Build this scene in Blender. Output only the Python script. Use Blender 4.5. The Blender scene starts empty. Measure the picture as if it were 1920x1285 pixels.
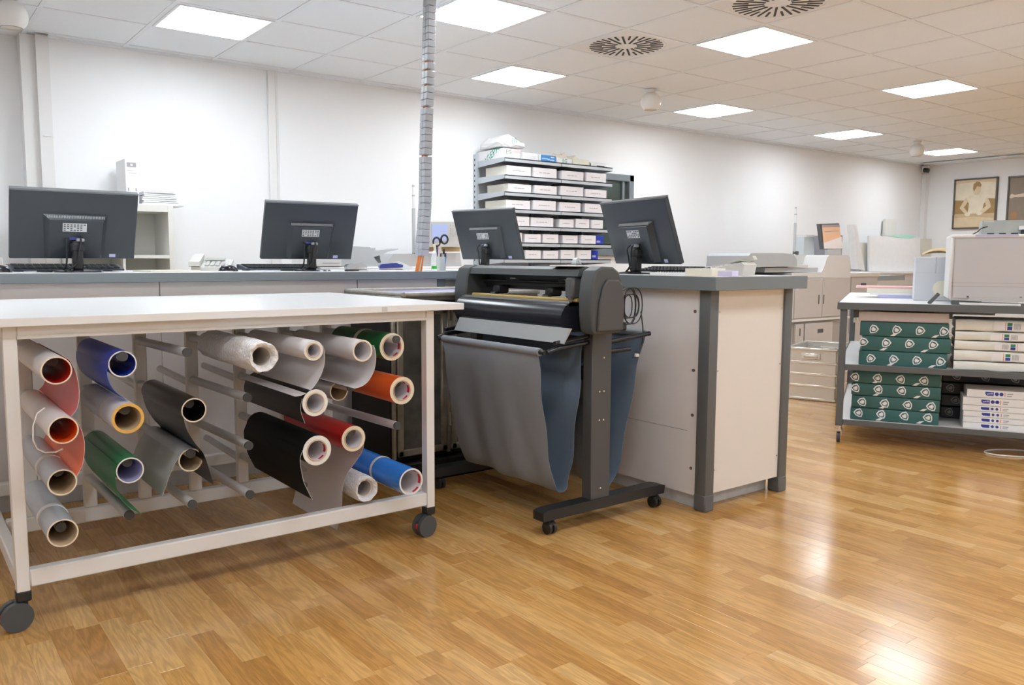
import bpy, bmesh, math, random
from mathutils import Vector, Matrix
random.seed(7)
R = math.radians
S = bpy.context.scene
COL = S.collection
# ------------------------------------------------------------------ camera
FPX, YAW, PITCH, ROLL, CAMZ = 1543.74, .6526, -.0999, .0048, 1.1
fw = Vector((math.sin(YAW)*math.cos(PITCH), math.cos(YAW)*math.cos(PITCH), math.sin(PITCH)))
rt = fw.cross(Vector((0, 0, 1))).normalized(); up = rt.cross(fw)
r2 = math.cos(ROLL)*rt + math.sin(ROLL)*up; u2 = -math.sin(ROLL)*rt + math.cos(ROLL)*up
cd = bpy.data.cameras.new('camera'); cam = bpy.data.objects.new('camera', cd); COL.objects.link(cam)
cd.sensor_width = 36; cd.lens = FPX*36/1920; cd.clip_start = .05; cd.clip_end = 100
cam.matrix_world = Matrix(((r2.x, u2.x, -fw.x, 0), (r2.y, u2.y, -fw.y, 0), (r2.z, u2.z, -fw.z, CAMZ), (0, 0, 0, 1)))
S.camera = cam
# ------------------------------------------------------------------ world, exposure
S.view_settings.view_transform = 'Standard'; S.view_settings.look = 'None'
S.view_settings.exposure = 1.0; S.view_settings.gamma = 1; S.view_settings.use_curve_mapping = False
w = bpy.data.worlds.new('world'); S.world = w; w.use_nodes = True
w.node_tree.nodes['Background'].inputs[0].default_value = (.9, .95, 1, 1)
w.node_tree.nodes['Background'].inputs[1].default_value = .3
PANEL_STRENGTH = 11.0
# ------------------------------------------------------------------ pixel helpers (photo pixels 1920x1285 -> directions)
def ray(px, py): return r2*((px-960)/FPX) - u2*((py-642.5)/FPX) + fw
def at(px, py, x=None, y=None, z=None):
    d = ray(px, py)
    t = x/d.x if x is not None else (y/d.y if y is not None else (z-CAMZ)/d.z)
    return Vector((0, 0, CAMZ)) + d*t
def proj(p):
    v = Vector(p)-Vector((0, 0, CAMZ)); c = v.dot(fw)
    if c < .05: return None
    return 960+FPX*v.dot(r2)/c, 642.5-FPX*v.dot(u2)/c, c
# ------------------------------------------------------------------ materials
MAT = {}
def mat(name, col, rough=.5, metal=0, var=.04, scale=14, bump=0, bscale=60, alpha=1, emit=0, coat=0, trans=0, stretch=None, spec=.5):
    if name in MAT: return MAT[name]
    m = bpy.data.materials.new(name); m.use_nodes = True; nt = m.node_tree; N = nt.nodes; L = nt.links
    b = N['Principled BSDF']; b.inputs['Roughness'].default_value = rough; b.inputs['Metallic'].default_value = metal
    b.inputs['Specular IOR Level'].default_value = spec
    b.inputs['Alpha'].default_value = alpha; b.inputs['Coat Weight'].default_value = coat; b.inputs['Transmission Weight'].default_value = trans
    c = tuple(col)+(1,)
    tc = N.new('ShaderNodeTexCoord'); mp = N.new('ShaderNodeMapping'); L.new(tc.outputs['Object'], mp.inputs[0])
    if stretch: mp.inputs['Scale'].default_value = stretch
    nz = N.new('ShaderNodeTexNoise'); nz.inputs['Scale'].default_value = scale; nz.inputs['Detail'].default_value = 4; L.new(mp.outputs[0], nz.inputs[0])
    mx = N.new('ShaderNodeMix'); mx.data_type = 'RGBA'
    mx.inputs[6].default_value = tuple(max(0, v*(1-var)) for v in col)+(1,)
    mx.inputs[7].default_value = tuple(min(1, v*(1+var)) for v in col)+(1,)
    L.new(nz.outputs['Fac'], mx.inputs[0]); L.new(mx.outputs[2], b.inputs['Base Color'])
    if bump:
        n2 = N.new('ShaderNodeTexNoise'); n2.inputs['Scale'].default_value = bscale; L.new(mp.outputs[0], n2.inputs[0])
        bp = N.new('ShaderNodeBump'); bp.inputs['Strength'].default_value = bump; bp.inputs['Distance'].default_value = .01
        L.new(n2.outputs['Fac'], bp.inputs['Height']); L.new(bp.outputs[0], b.inputs['Normal'])
    if emit:
        b.inputs['Emission Color'].default_value = c; b.inputs['Emission Strength'].default_value = emit
    MAT[name] = m; return m
white_wall = mat('wall paint', (.88, .88, .885), .75, var=.01, scale=3, bump=.05, bscale=200)
tile_m = mat('mineral ceiling tile', (.86, .90, .935), .9, var=.02, scale=90, bump=.15, bscale=300)
grid_m = mat('white grid metal', (.82, .855, .89), .45)
panel_m = mat('lit diffuser', (.86, .935, 1), .5, emit=PANEL_STRENGTH)
frame_w = mat('white powder coat', (.80, .79, .78), .38, var=.015)
lam_w = mat('white laminate', (.84, .85, .86), .3, var=.01)
lam_pk = mat('off white panel', (.78, .75, .75), .42, var=.012)
lam_cr = mat('cream panel', (.78, .74, .70), .42, var=.012)
steel_g = mat('dark grey lacquer', (.115, .125, .13), .42, var=.06)
steel_m = mat('grey edge band', (.19, .22, .24), .4, var=.05)
rod_m = mat('grey tube', (.62, .62, .63), .35, var=.03)
blk = mat('black plastic', (.018, .019, .021), .45, var=.1)
blk_gl = mat('black gloss', (.012, .014, .022), .22, var=.1)
dkgrey = mat('dark grey plastic', (.07, .078, .083), .5, var=.06, bump=.06, bscale=500)
cap_m = mat('grey rubber cap', (.06, .064, .068), .6)
card = mat('cardboard core', (.62, .47, .30), .8, var=.1, scale=60)
core_w = mat('white core liner', (.80, .77, .80), .55)
end_cream = mat('roll edge cream', (.80, .70, .55), .6, var=.05, scale=120)
end_white = mat('roll edge white', (.80, .79, .76), .6, var=.04, scale=120)
end_orange = mat('roll edge amber', (.80, .46, .10), .5, var=.1, scale=120)
liner = mat('white liner paper', (.80, .78, .81), .45, var=.02)
liner_g = mat('grey liner film', (.50, .54, .60), .3, var=.04)
v_red = mat('red vinyl', (.62, .012, .012), .3)
v_redt = mat('coral vinyl', (.72, .10, .11), .35)
v_or = mat('orange vinyl', (.90, .13, .015), .32)
v_bl = mat('deep blue vinyl', (.025, .06, .5), .35, spec=.3)
v_blt = mat('bright blue vinyl', (.02, .20, .72), .22)
v_gr = mat('green vinyl', (.006, .21, .07), .35, spec=.3)
v_gr2 = mat('dark green vinyl', (.004, .13, .03), .35)
v_bk = mat('black vinyl', (.005, .0055, .0055), .28, spec=.3)
v_bkm = mat('matt black vinyl', (.005, .0055, .0055), .6, spec=.15)
film_g = mat('frosted grey film', (.60, .62, .62), .3, alpha=.8, var=.08)
wrap_m = mat('bubble wrap film', (.85, .84, .85), .25, bump=.6, bscale=90, var=.05)
tape_m = mat('masking tape', (.68, .62, .52), .6)
red_ink = mat('red ink', (.60, .01, .03), .5)
green_ink = mat('green ink', (.02, .32, .22), .6)
blue_ink = mat('blue ink', (.03, .05, .32), .5)
grey_ink = mat('grey ink', (.40, .38, .40), .6)
cloth_o = mat('grey bag cloth', (.25, .275, .31), .62, var=.06, bump=.1, bscale=40)
cloth_i = mat('blue grey bag cloth', (.14, .185, .25), .6, var=.06, bump=.1, bscale=40)
chrome = mat('chrome', (.75, .75, .76), .15, 1)
alu = mat('aluminium', (.72, .69, .64), .38, .6, var=.05)
prn_w = mat('printer white', (.74, .73, .73), .45, var=.01)
prn_g = mat('printer grey', (.52, .53, .54), .45, var=.02)
prn_p = mat('press warm grey', (.58, .55, .53), .5, var=.015)
prn_d = mat('printer dark', (.10, .105, .11), .5)
paper = mat('paper', (.84, .83, .84), .7, var=.02)
paper_c = mat('cream paper', (.80, .77, .64), .7, var=.03)
green_wrap = mat('teal ream wrap', (.035, .13, .125), .4, var=.12, scale=5)
dk_wrap = mat('navy ream wrap', (.012, .016, .028), .4)
shelf_m = mat('galvanised shelf', (.52, .56, .60), .35, .3, var=.03)
box_w = mat('box white', (.82, .79, .81), .65, var=.02)
box_side = mat('box ivory side', (.80, .76, .66), .65, var=.02)
iron = mat('worn dark iron', (.16, .16, .145), .32, .3, var=.9, scale=9, bump=.25, bscale=14)
iron_b = mat('worn brass edge', (.42, .39, .32), .35, .5, var=.4, scale=25)
iron_k = mat('blackened iron', (.012, .012, .012), .4, .3, var=.5, scale=8)
conc = mat('grey skirting', (.55, .56, .57), .6, var=.2, scale=30)
sage = mat('ivory shelf', (.80, .79, .74), .5, var=.01)
lilac = mat('lilac surface', (.50, .50, .78), .3)
# ------------------------------------------------------------------ mesh helpers
XF = {}
class MB:
    def __init__(s): s.bm = bmesh.new()
    def _new(s, n0, mi):
        for f in list(s.bm.faces)[n0:]: f.material_index = mi
    def box(s, c, d, rot=None, mi=0, bev=0, seg=1):
        n0 = len(s.bm.faces)
        M = Matrix.Translation(c)
        if rot is not None: M = M @ (Matrix.Rotation(rot, 4, 'Z') if not isinstance(rot, Matrix) else rot)
        M = M @ Matrix.Diagonal((d[0], d[1], d[2], 1))
        r = bmesh.ops.create_cube(s.bm, size=1, matrix=M)
        if bev:
            es = list({e for v in r['verts'] for e in v.link_edges})
            bmesh.ops.bevel(s.bm, geom=es, offset=min(bev, min(d)*.45), segments=seg, affect='EDGES', profile=.5)
        s.bm.faces.ensure_lookup_table(); s._new(n0, mi); return s
    def b2(s, a, b, mi=0, bev=0, seg=1):
        a = Vector(a); b = Vector(b)
        return s.box((a+b)/2, [abs(v) for v in (b-a)], None, mi, bev, seg)
    def cyl(s, p0, p1, r0, r1=None, n=20, mi=0, caps=True, cmi=None):
        p0 = Vector(p0); p1 = Vector(p1); r1 = r0 if r1 is None else r1
        q = (p1-p0).to_track_quat('Z', 'Y').to_matrix()
        A = []; B = []
        for i in range(n):
            a = 2*math.pi*i/n; d = q @ Vector((math.cos(a), math.sin(a), 0))
            A.append(s.bm.verts.new(p0+d*r0)); B.append(s.bm.verts.new(p1+d*r1))
        for i in range(n):
            f = s.bm.faces.new((A[i], A[(i+1) % n], B[(i+1) % n], B[i])); f.material_index = mi
        if caps:
            for l in (A[::-1], B): f = s.bm.faces.new(l); f.material_index = mi if cmi is None else cmi
        return s
    def pipe(s, p0, p1, ro, ri, n=48, mo=0, me=0, mi=0, jit=0):
        # hollow tube: outer, end and inner material slots
        p0 = Vector(p0); p1 = Vector(p1); q = (p1-p0).to_track_quat('Z', 'Y').to_matrix()
        rings = []
        for p, r in ((p0, ro), (p1, ro), (p1, ri), (p0, ri)):
            rg = []
            for i in range(n):
                a = 2*math.pi*i/n; k = 1+jit*math.sin(5*a+1)*math.cos(3*a)
                rg.append(s.bm.verts.new(p+(q @ Vector((math.cos(a), math.sin(a), 0)))*r*k))
            rings.append(rg)
        for k, m in ((0, mo), (1, me), (2, mi), (3, me)):
            a = rings[k]; b = rings[(k+1) % 4]
            for i in range(n):
                f = s.bm.faces.new((a[i], a[(i+1) % n], b[(i+1) % n], b[i])); f.material_index = m
        return s
    def tube(s, pts, r, n=8, mi=0, closed=False):
        pts = [Vector(p) for p in pts]; rings = []; m = len(pts)
        for i, p in enumerate(pts):
            if closed: t = pts[(i+1) % m]-pts[i-1]
            else: t = pts[min(i+1, m-1)]-pts[max(i-1, 0)]
            q = t.to_track_quat('Z', 'Y').to_matrix()
            if rings:
                pass
            rings.append([s.bm.verts.new(p+(q @ Vector((math.cos(2*math.pi*k/n), math.sin(2*math.pi*k/n), 0)))*r) for k in range(n)])
        for i in range(m if closed else m-1):
            a, b = rings[i], rings[(i+1) % m]
            # pick best rotation offset to avoid twisting
            o = min(range(n), key=lambda o: sum((a[k].co-b[(k+o) % n].co).length_squared for k in range(0, n, 2)))
            for k in range(n):
                f = s.bm.faces.new((a[k], a[(k+1) % n], b[(k+1+o) % n], b[(k+o) % n])); f.material_index = mi
        if not closed:
            for l in (rings[0][::-1], rings[-1]):
                f = s.bm.faces.new(l); f.material_index = mi
        return s
    def prism(s, poly, a, b, axis='Y', mi=0, emi=None):
        def P(u, v, t): return {'Y': (u, t, v), 'X': (t, u, v), 'Z': (u, v, t)}[axis]
        A = [s.bm.verts.new(P(u, v, a)) for u, v in poly]; B = [s.bm.verts.new(P(u, v, b)) for u, v in poly]
        n = len(poly); e = mi if emi is None else emi
        f = s.bm.faces.new(A); f.material_index = e
        f = s.bm.faces.new(B[::-1]); f.material_index = e
        for i in range(n):
            f = s.bm.faces.new((A[i], B[i], B[(i+1) % n], A[(i+1) % n])); f.material_index = mi
        return s
    def lathe(s, prof, c=(0, 0, 0), n=24, mi=0):
        c = Vector(c); rg = []
        for r, z in prof: rg.append([s.bm.verts.new(c+Vector((max(r, 1e-4)*math.cos(2*math.pi*i/n), max(r, 1e-4)*math.sin(2*math.pi*i/n), z))) for i in range(n)])
        for a, b in zip(rg, rg[1:]):
            for i in range(n):
                f = s.bm.faces.new((a[i], a[(i+1) % n], b[(i+1) % n], b[i])); f.material_index = mi
        return s
    def grid(s, rows, mi=0, thick=0, mi2=None):
        # rows of points -> sheet, optionally with thickness (second side its own slot)
        rows = [[Vector(p) for p in r] for r in rows]; nr = len(rows); nc = len(rows[0])
        V = [[s.bm.verts.new(p) for p in r] for r in rows]
        for i in range(nr-1):
            for j in range(nc-1):
                f = s.bm.faces.new((V[i][j], V[i][j+1], V[i+1][j+1], V[i+1][j])); f.material_index = mi
        if thick:
            U = []
            for i in range(nr):
                u = []
                for j in range(nc):
                    a = rows[min(i+1, nr-1)][j]-rows[max(i-1, 0)][j]; b = rows[i][min(j+1, nc-1)]-rows[i][max(j-1, 0)]
                    nn = a.cross(b); nn = nn.normalized() if nn.length > 1e-9 else Vector((0, 0, 1))
                    u.append(s.bm.verts.new(rows[i][j]+nn*thick))
                U.append(u)
            m2 = mi if mi2 is None else mi2
            for i in range(nr-1):
                for j in range(nc-1):
                    f = s.bm.faces.new((U[i][j], U[i+1][j], U[i+1][j+1], U[i][j+1])); f.material_index = m2
            for i in range(nr-1):
                for j, fl in ((0, 0), (nc-1, 1)):
                    l = (V[i][j], V[i+1][j], U[i+1][j], U[i][j]); f = s.bm.faces.new(l if not fl else l[::-1]); f.material_index = mi
            for j in range(nc-1):
                for i, fl in ((0, 1), (nr-1, 0)):
                    l = (V[i][j], V[i][j+1], U[i][j+1], U[i][j]); f = s.bm.faces.new(l if not fl else l[::-1]); f.material_index = mi
        return s
    def build(s, name, mats, parent=None, world=False, smooth=True, ang=40, fix=True):
        if world and parent is not None:
            s.bm.transform(XF[parent.name].inverted())
        if fix: bmesh.ops.recalc_face_normals(s.bm, faces=s.bm.faces)
        me = bpy.data.meshes.new(name); s.bm.to_mesh(me); s.bm.free()
        for m in (mats if isinstance(mats, (list, tuple)) else [mats]): me.materials.append(m)
        if smooth and len(me.polygons):
            me.polygons.foreach_set('use_smooth', [True]*len(me.polygons)); me.set_sharp_from_angle(angle=R(ang))
        o = bpy.data.objects.new(name, me); COL.objects.link(o)
        if parent is not None: o.parent = parent
        return o
def tag(o, label, cat, group=None):
    o['label'] = label; o['category'] = cat
    if group: o['group'] = group
    return o
def thing(name, label, cat, loc=(0, 0, 0), rz=0, group=None):
    o = bpy.data.objects.new(name, None); COL.objects.link(o); o.empty_display_size = .1
    o.location = loc; o.rotation_euler = (0, 0, rz); XF[o.name] = Matrix.Translation(loc) @ Matrix.Rotation(rz, 4, 'Z')
    return tag(o, label, cat, group)
def struct(o): o['kind'] = 'structure'; return o
def copy_tree(o, parent=None):
    c = o.copy(); COL.objects.link(c); c.parent = parent
    for ch in list(o.children): copy_tree(ch, c)
    return c
def tobj(name, me, m, parent, M=None):
    o = bpy.data.objects.new(name, me); COL.objects.link(o); o.parent = parent
    if not me.materials: me.materials.append(m)
    if M is not None: o.matrix_local = M
    return o
# lettering is turned into meshes while the scene is still small
def text_mesh(body, size, m, ext=.0004):
    c = bpy.data.curves.new('lettering', 'FONT'); c.body = body; c.size = size; c.extrude = ext; c.align_x = 'CENTER'; c.align_y = 'CENTER'; c.resolution_u = 2
    o = bpy.data.objects.new('lettering', c); COL.objects.link(o)
    dg = bpy.context.evaluated_depsgraph_get(); me = bpy.data.meshes.new_from_object(o.evaluated_get(dg))
    bpy.data.objects.remove(o); bpy.data.curves.remove(c); me.materials.clear(); me.materials.append(m); me.name = 'lettering'
    return me
T_IGEPA = text_mesh('IGEPA', .085, green_ink); T_EG = text_mesh('EG', .05, green_ink)
FACE_NY = Matrix.Rotation(R(90), 4, 'X')            # text in the XZ plane read from -Y
# ------------------------------------------------------------------ the room
CZ = 2.553; WY = 6.32; XR = 12.75; XL = -3.4; YF = -4.9
def node(u, v): return (1.4261+.6*u, 6.2322-.6*v)
def wall(name, a, b, m=white_wall): return struct(MB().b2(a, b).build(name, m, smooth=False))
wall('wall_back', (.96, WY, 0), (XR, WY+.12, CZ+.3)); wall('wall_right', (XR, YF, 0), (XR+.12, WY+.12, CZ+.3))
wall('wall_recess', (XL, WY+.14, 0), (.96, WY+.26, CZ+.3)); wall('wall_left', (XL-.12, YF, 0), (XL, WY+.26, CZ+.3)); wall('wall_front', (XL-.12, YF-.12, 0), (XR+.12, YF, CZ+.3))
tr = MB().b2((.80, WY+.01, 0), (.886, WY+.14, CZ)).b2((.885, WY-.025, 0), (.962, WY+.14, CZ)).b2((.905, WY-.03, 1.9), (.95, WY-.02, 1.905)).build('trim_1', frame_w); struct(tr)
tr = MB().b2((2.44, WY-.03, 0), (2.50, WY, CZ-.01), bev=.004).b2((2.505, WY-.012, 0), (2.525, WY, CZ-.01)).build('trim_2', frame_w); struct(tr)
cv = MB().b2((12.66, WY-.07, 0), (12.75, WY, CZ-.12), bev=.004).build('trim_3', frame_w); struct(cv)
# dark framed opening in the back wall, mostly behind the shelf
wn = MB()
wx0, wx1, wz0, wz1 = 5.30, 6.42, 1.15, 2.0
for a, b in (((wx0, WY-.05, wz0), (wx0+.07, WY, wz1)), ((wx1-.07, WY-.05, wz0), (wx1, WY, wz1)), ((wx0, WY-.05, wz1-.07), (wx1, WY, wz1)), ((wx0, WY-.05, wz0), (wx1, WY, wz0+.07))): wn.b2(a, b, bev=.006)
wo = struct(wn.build('window_1', steel_m))
MB().b2((wx0+.07, WY-.012, wz0+.07), (wx1-.07, WY-.002, wz1-.07)).build('pane', mat('dark glass', (.05, .075, .07), .12), wo)
MB().b2((wx1-.16, WY-.035, wz0+.07), (wx1-.13, WY-.012, wz1-.07)).build('sash', steel_m, wo)
# floor: strips of oak laminate
def floor_mat(name, per_island):
    m = bpy.data.materials.new(name); m.use_nodes = True; nt = m.node_tree; N = nt.nodes; L = nt.links; b = N['Principled BSDF']
    if per_island: g = N.new('ShaderNodeNewGeometry'); rnd = g.outputs['Random Per Island']
    else: oi = N.new('ShaderNodeObjectInfo'); rnd = oi.outputs['Random']
    pos = N.new('ShaderNodeNewGeometry').outputs['Position']
    sc = N.new('ShaderNodeVectorMath'); sc.operation = 'MULTIPLY'; sc.inputs[1].default_value = (15, 1.5, 1); L.new(pos, sc.inputs[0])
    ml = N.new('ShaderNodeMath'); ml.operation = 'MULTIPLY'; ml.inputs[1].default_value = 37; L.new(rnd, ml.inputs[0])
    ad = N.new('ShaderNodeVectorMath'); L.new(sc.outputs[0], ad.inputs[0]); L.new(ml.outputs[0], ad.inputs[1])
    nz = N.new('ShaderNodeTexNoise'); nz.inputs['Scale'].default_value = 1; nz.inputs['Detail'].default_value = 3; nz.inputs['Distortion'].default_value = .6; L.new(ad.outputs[0], nz.inputs[0])
    wv = N.new('ShaderNodeMath'); wv.operation = 'MULTIPLY'; wv.inputs[1].default_value = 60; L.new(nz.outputs['Fac'], wv.inputs[0])
    sn = N.new('ShaderNodeMath'); sn.operation = 'SINE'; L.new(wv.outputs[0], sn.inputs[0])
    n3 = N.new('ShaderNodeTexNoise'); n3.inputs['Scale'].default_value = 14; n3.inputs['Detail'].default_value = 5; L.new(ad.outputs[0], n3.inputs[0])
    cr = N.new('ShaderNodeValToRGB'); e = cr.color_ramp.elements
    e[0].position = 0; e[0].color = (.49, .24, .068, 1); e[1].position = 1; e[1].color = (.71, .435, .172, 1)
    x = cr.color_ramp.elements.new(.35); x.color = (.575, .30, .086, 1); x = cr.color_ramp.elements.new(.7); x.color = (.64, .354, .116, 1); L.new(rnd, cr.inputs[0])
    mr = N.new('ShaderNodeMapRange'); mr.inputs[1].default_value = -1; mr.inputs[2].default_value = 1; mr.inputs[3].default_value = .84; mr.inputs[4].default_value = 1.05; L.new(sn.outputs[0], mr.inputs[0])
    m3 = N.new('ShaderNodeMapRange'); m3.inputs[1].default_value = .3; m3.inputs[2].default_value = .7; m3.inputs[3].default_value = .9; m3.inputs[4].default_value = 1.08; L.new(n3.outputs['Fac'], m3.inputs[0])
    mm = N.new('ShaderNodeMath'); mm.operation = 'MULTIPLY'; L.new(mr.outputs[0], mm.inputs[0]); L.new(m3.outputs[0], mm.inputs[1])
    vm = N.new('ShaderNodeVectorMath'); vm.operation = 'SCALE'; L.new(cr.outputs[0], vm.inputs[0]); L.new(mm.outputs[0], vm.inputs['Scale']); L.new(vm.outputs[0], b.inputs['Base Color'])
    b.inputs['Roughness'].default_value = .22; b.inputs['Coat Weight'].default_value = .25; b.inputs['Coat Roughness'].default_value = .12
    return m
fl = struct(MB().b2((XL-.1, YF-.1, -.08), (XR+.1, WY+.26, -.008)).build('floor', mat('floor underlay', (.22, .12, .05), .8), smooth=False))
fm1, fm2 = floor_mat('oak laminate', False), floor_mat('oak laminate field', True)
SW = .0655; LENS = (.30, .36, .42, .48)
def strip_bm(bm, cx, cy, ln):
    hx = SW/2-.0001; hy = ln/2-.0001; c = .0004
    v = [bm.verts.new((cx+sx*(hx-k), cy+sy*(hy-k), z)) for k, z in ((0, -.008), (0, -c), (c, 0)) for sx, sy in ((-1, -1), (1, -1), (1, 1), (-1, 1))]
    for a, b in ((0, 4), (4, 8)):
        for i in range(4): bm.faces.new((v[a+i], v[a+(i+1) % 4], v[b+(i+1) % 4], v[b+i]))
    bm.faces.new(v[8:12])
smesh = {}
for ln in LENS:
    b = bmesh.new(); strip_bm(b, 0, 0, ln); me = bpy.data.meshes.new('floor_strip'); b.to_mesh(me); b.free(); me.materials.append(fm1); smesh[ln] = me
rs = random.Random(3); strips = []
nrow = int((XR-XL)/SW)
for i in range(nrow):
    x = XL+SW*(i+.5); y = YF-rs.random()*.45
    while y < WY+.14:
        ln = rs.choice(LENS); strips.append((x, y+ln/2, ln)); y += ln
def hidden(x, y): return (.2 < x < 1.8 and y > 2.95) or (x > 2.8 and x < 3.4 and y > 2.28) or (x < 3.3 and y > 3.6)
def score(s):
    p = proj((s[0], s[1], 0))
    if p is None or not (-20 < p[0] < 1940 and 600 < p[1] < 1300) or hidden(s[0], s[1]): return -1
    return 1/p[2]
strips.sort(key=score, reverse=True)
for x, y, ln in strips[:300]:
    o = bpy.data.objects.new('floor_strip', smesh[ln]); COL.objects.link(o); o.location = (x, y, 0); o.parent = fl
b = bmesh.new()
for x, y, ln in strips[300:]: strip_bm(b, x, y, ln)
me = bpy.data.meshes.new('floor_strip_field'); b.to_mesh(me); b.free(); me.materials.append(fm2)
o = bpy.data.objects.new('floor_strip_field', me); COL.objects.link(o); o.parent = fl; o['kind'] = 'stuff'
# ceiling: tiles, grid, lights, vents
cl = struct(MB().b2((XL-.1, YF-.1, CZ+.06), (XR+.1, WY+.26, CZ+.16)).build('ceiling', tile_m, smooth=False))
LIGHTS = [(u, 1) for u in (-4, 0, 4, 8, 12, 16)]+[(2, 3), (5, 4), (9, 4), (-2, 4)]+[(u, v) for v in (8, 12, 16) for u in (-5, -1, 3, 7, 11, 15)]
VENTS = [(4, 3), (4, 5)]; VM = {}
tm = MB().box((0, 0, .010), (.572, .572, .012)).build('ceiling_tile', tile_m, smooth=False); tmesh = tm.data; bpy.data.objects.remove(tm)
tiles = []
for u in range(-8, 20):
    for v in range(0, 19):
        if (u, v) in LIGHTS or (u, v) in VENTS: continue
        x, y = node(u+.5, v+.5)
        if XL+.25 < x < XR-.25 and y > YF+.25: tiles.append((x, y))
def tsc(t):
    p = proj((t[0], t[1], CZ)); return -1 if p is None or not (-150 < p[0] < 2070 and -90 < p[1] < 420) else 1/p[2]
tiles.sort(key=tsc, reverse=True); nvis = min(300, sum(tsc(t) > 0 for t in tiles))
for x, y in tiles[:nvis]:
    o = bpy.data.objects.new('ceiling_tile', tmesh); COL.objects.link(o); o.location = (x, y, CZ); o.parent = cl
m_ = MB()
for x, y in tiles[nvis:]: m_.b2((x-.286, y-.286, CZ+.004), (x+.286, y+.286, CZ+.016))
o = m_.build('ceiling_tile_field', tile_m, cl, smooth=False); o['kind'] = 'stuff'
for u in range(-8, 20):
    x = node(u, 0)[0]
    if XL < x < XR: MB().b2((x-.013, YF, CZ), (x+.013, WY+.14, CZ+.008)).build('grid_bar', grid_m, cl, smooth=False)
for v in range(0, 19):
    y = node(0, v)[1]
    if y > YF: MB().b2((XL, y-.013, CZ+.0004), (XR, y+.013, CZ+.0084)).build('grid_bar', grid_m, cl, smooth=False)
MB().b2((.96, WY-.09, CZ+.004), (XR, WY, CZ+.02)).b2((.96, WY-.022, CZ-.012), (XR, WY, CZ+.004)).build('edge_strip', tile_m, cl, smooth=False)
MB().b2((XR-.25, YF, CZ+.004), (XR, WY, CZ+.02)).b2((XL, WY, CZ+.004), (.96, WY+.14, CZ+.02)).b2((XL, YF, CZ+.004), (XL+.3, WY, CZ+.02)).b2((XL, YF, CZ+.004), (XR, YF+.3, CZ+.02)).build('edge_tile', tile_m, cl, smooth=False)
LLAB = {(0, 1): 'square ceiling light above the binder and white shelf, nearest the white wall duct', (4, 1): 'square ceiling light right of the hanging cable spine, near the back wall', (8, 1): 'square ceiling light just right of the white ceiling ball', (12, 1): 'small far ceiling light left of the distant ceiling ball', (16, 1): 'farthest ceiling light, beside the distant ceiling ball', (2, 3): 'large ceiling light touching the top of the hanging cable spine', (5, 4): 'large ceiling light between the two round air vents and the right side', (9, 4): 'ceiling light at the right edge, in front of the paintings'}
def light(u, v):
    x, y = node(u+.5, v+.5)
    vis = LLAB.get((u, v))
    o = thing('ceiling_light', vis or 'square ceiling light panel outside the picture', 'light', (x, y, CZ), 0, 'square ceiling lights')
    m = MB()
    for a, b in (((-.286, -.286), (.286, -.268)), ((-.286, .268), (.286, .286)), ((-.286, -.268), (-.268, .268)), ((.268, -.268), (.286, .268))): m.b2((a[0], a[1], -.004), (b[0], b[1], .02))
    m.build('frame', grid_m, o, smooth=False)
    MB().box((0, 0, .004), (.536, .536, .01), bev=.003).build('diffuser', panel_m, o, smooth=False)
for u, v in LIGHTS: light(u, v)
for k, (u, v) in enumerate(VENTS):
    x, y = node(u+.5, v+.5)
    o = thing('air_vent', ('round slotted ceiling air vent next to the bright panel, nearer the back wall', 'round slotted ceiling air vent cut by the top edge of the picture')[k], 'air vent', (x, y, CZ), 0, 'round ceiling air vents')
    MB().box((0, 0, .008), (.574, .574, .012), bev=.003).build('plate', mat('vent plate', (.82, .81, .80), .4), o)
    sl = mat('vent slot', (.03, .036, .04), .6)
    for i in range(32):
        a = 2*math.pi*(i+.5)/32; q = None
        key = 'long' if i % 2 else 'short'; r0, r1 = (.075, .25) if i % 2 else (.165, .25)
        if key not in VM: q = MB().box(((r0+r1)/2, 0, 0), (r1-r0, .013, .004)).build('slot', sl, o); VM[key] = q.data
        else: q = bpy.data.objects.new('slot', VM[key]); COL.objects.link(q); q.parent = o
        q.location = (0, 0, .001); q.rotation_euler = (0, 0, a)
    MB().lathe([(.265, .002), (.268, -.002), (.272, .002)], n=40).build('ring', grid_m, o)
def ball(x, y, lab, s=1):
    o = thing('ceiling_speaker', lab, 'speaker', (x, y, CZ), 0, 'white ceiling balls')
    MB().cyl((0, 0, -.03*s), (0, 0, 0), .03*s, .05*s).build('mount', frame_w, o)
    prof = [(.086*s*math.sin(t), -.105*s+.086*s*math.cos(t)) for t in [R(20+i*8.5) for i in range(15)]]
    MB().lathe(prof, n=32).build('shell', mat('ball plastic', (.80, .79, .77), .3), o)
    MB().lathe([(.001, -.166*s), (.05*s, -.165*s), (.054*s, -.172*s)], n=32).build('grille', mat('ball grille', (.70, .66, .60), .6), o)
ball(5.31, 5.01, 'white ball hanging from the ceiling above the grey shelf'); ball(10.1, 5.12, 'far white ball beside the farthest ceiling light'); ball(.66, 5.5, 'white ball cut by the top left corner of the picture')
p = at(1729, 321, x=12.6)
o = thing('security_camera', 'tiny white security camera with black lens in the far ceiling corner', 'camera', (12.55, 6.22, CZ-.12))
MB().box((.05, .02, .06), (.09, .09, .11), bev=.01).build('housing', frame_w, o); MB().cyl((0, -.05, .03), (0, .02, .04), .035).build('lens', blk, o)
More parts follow.
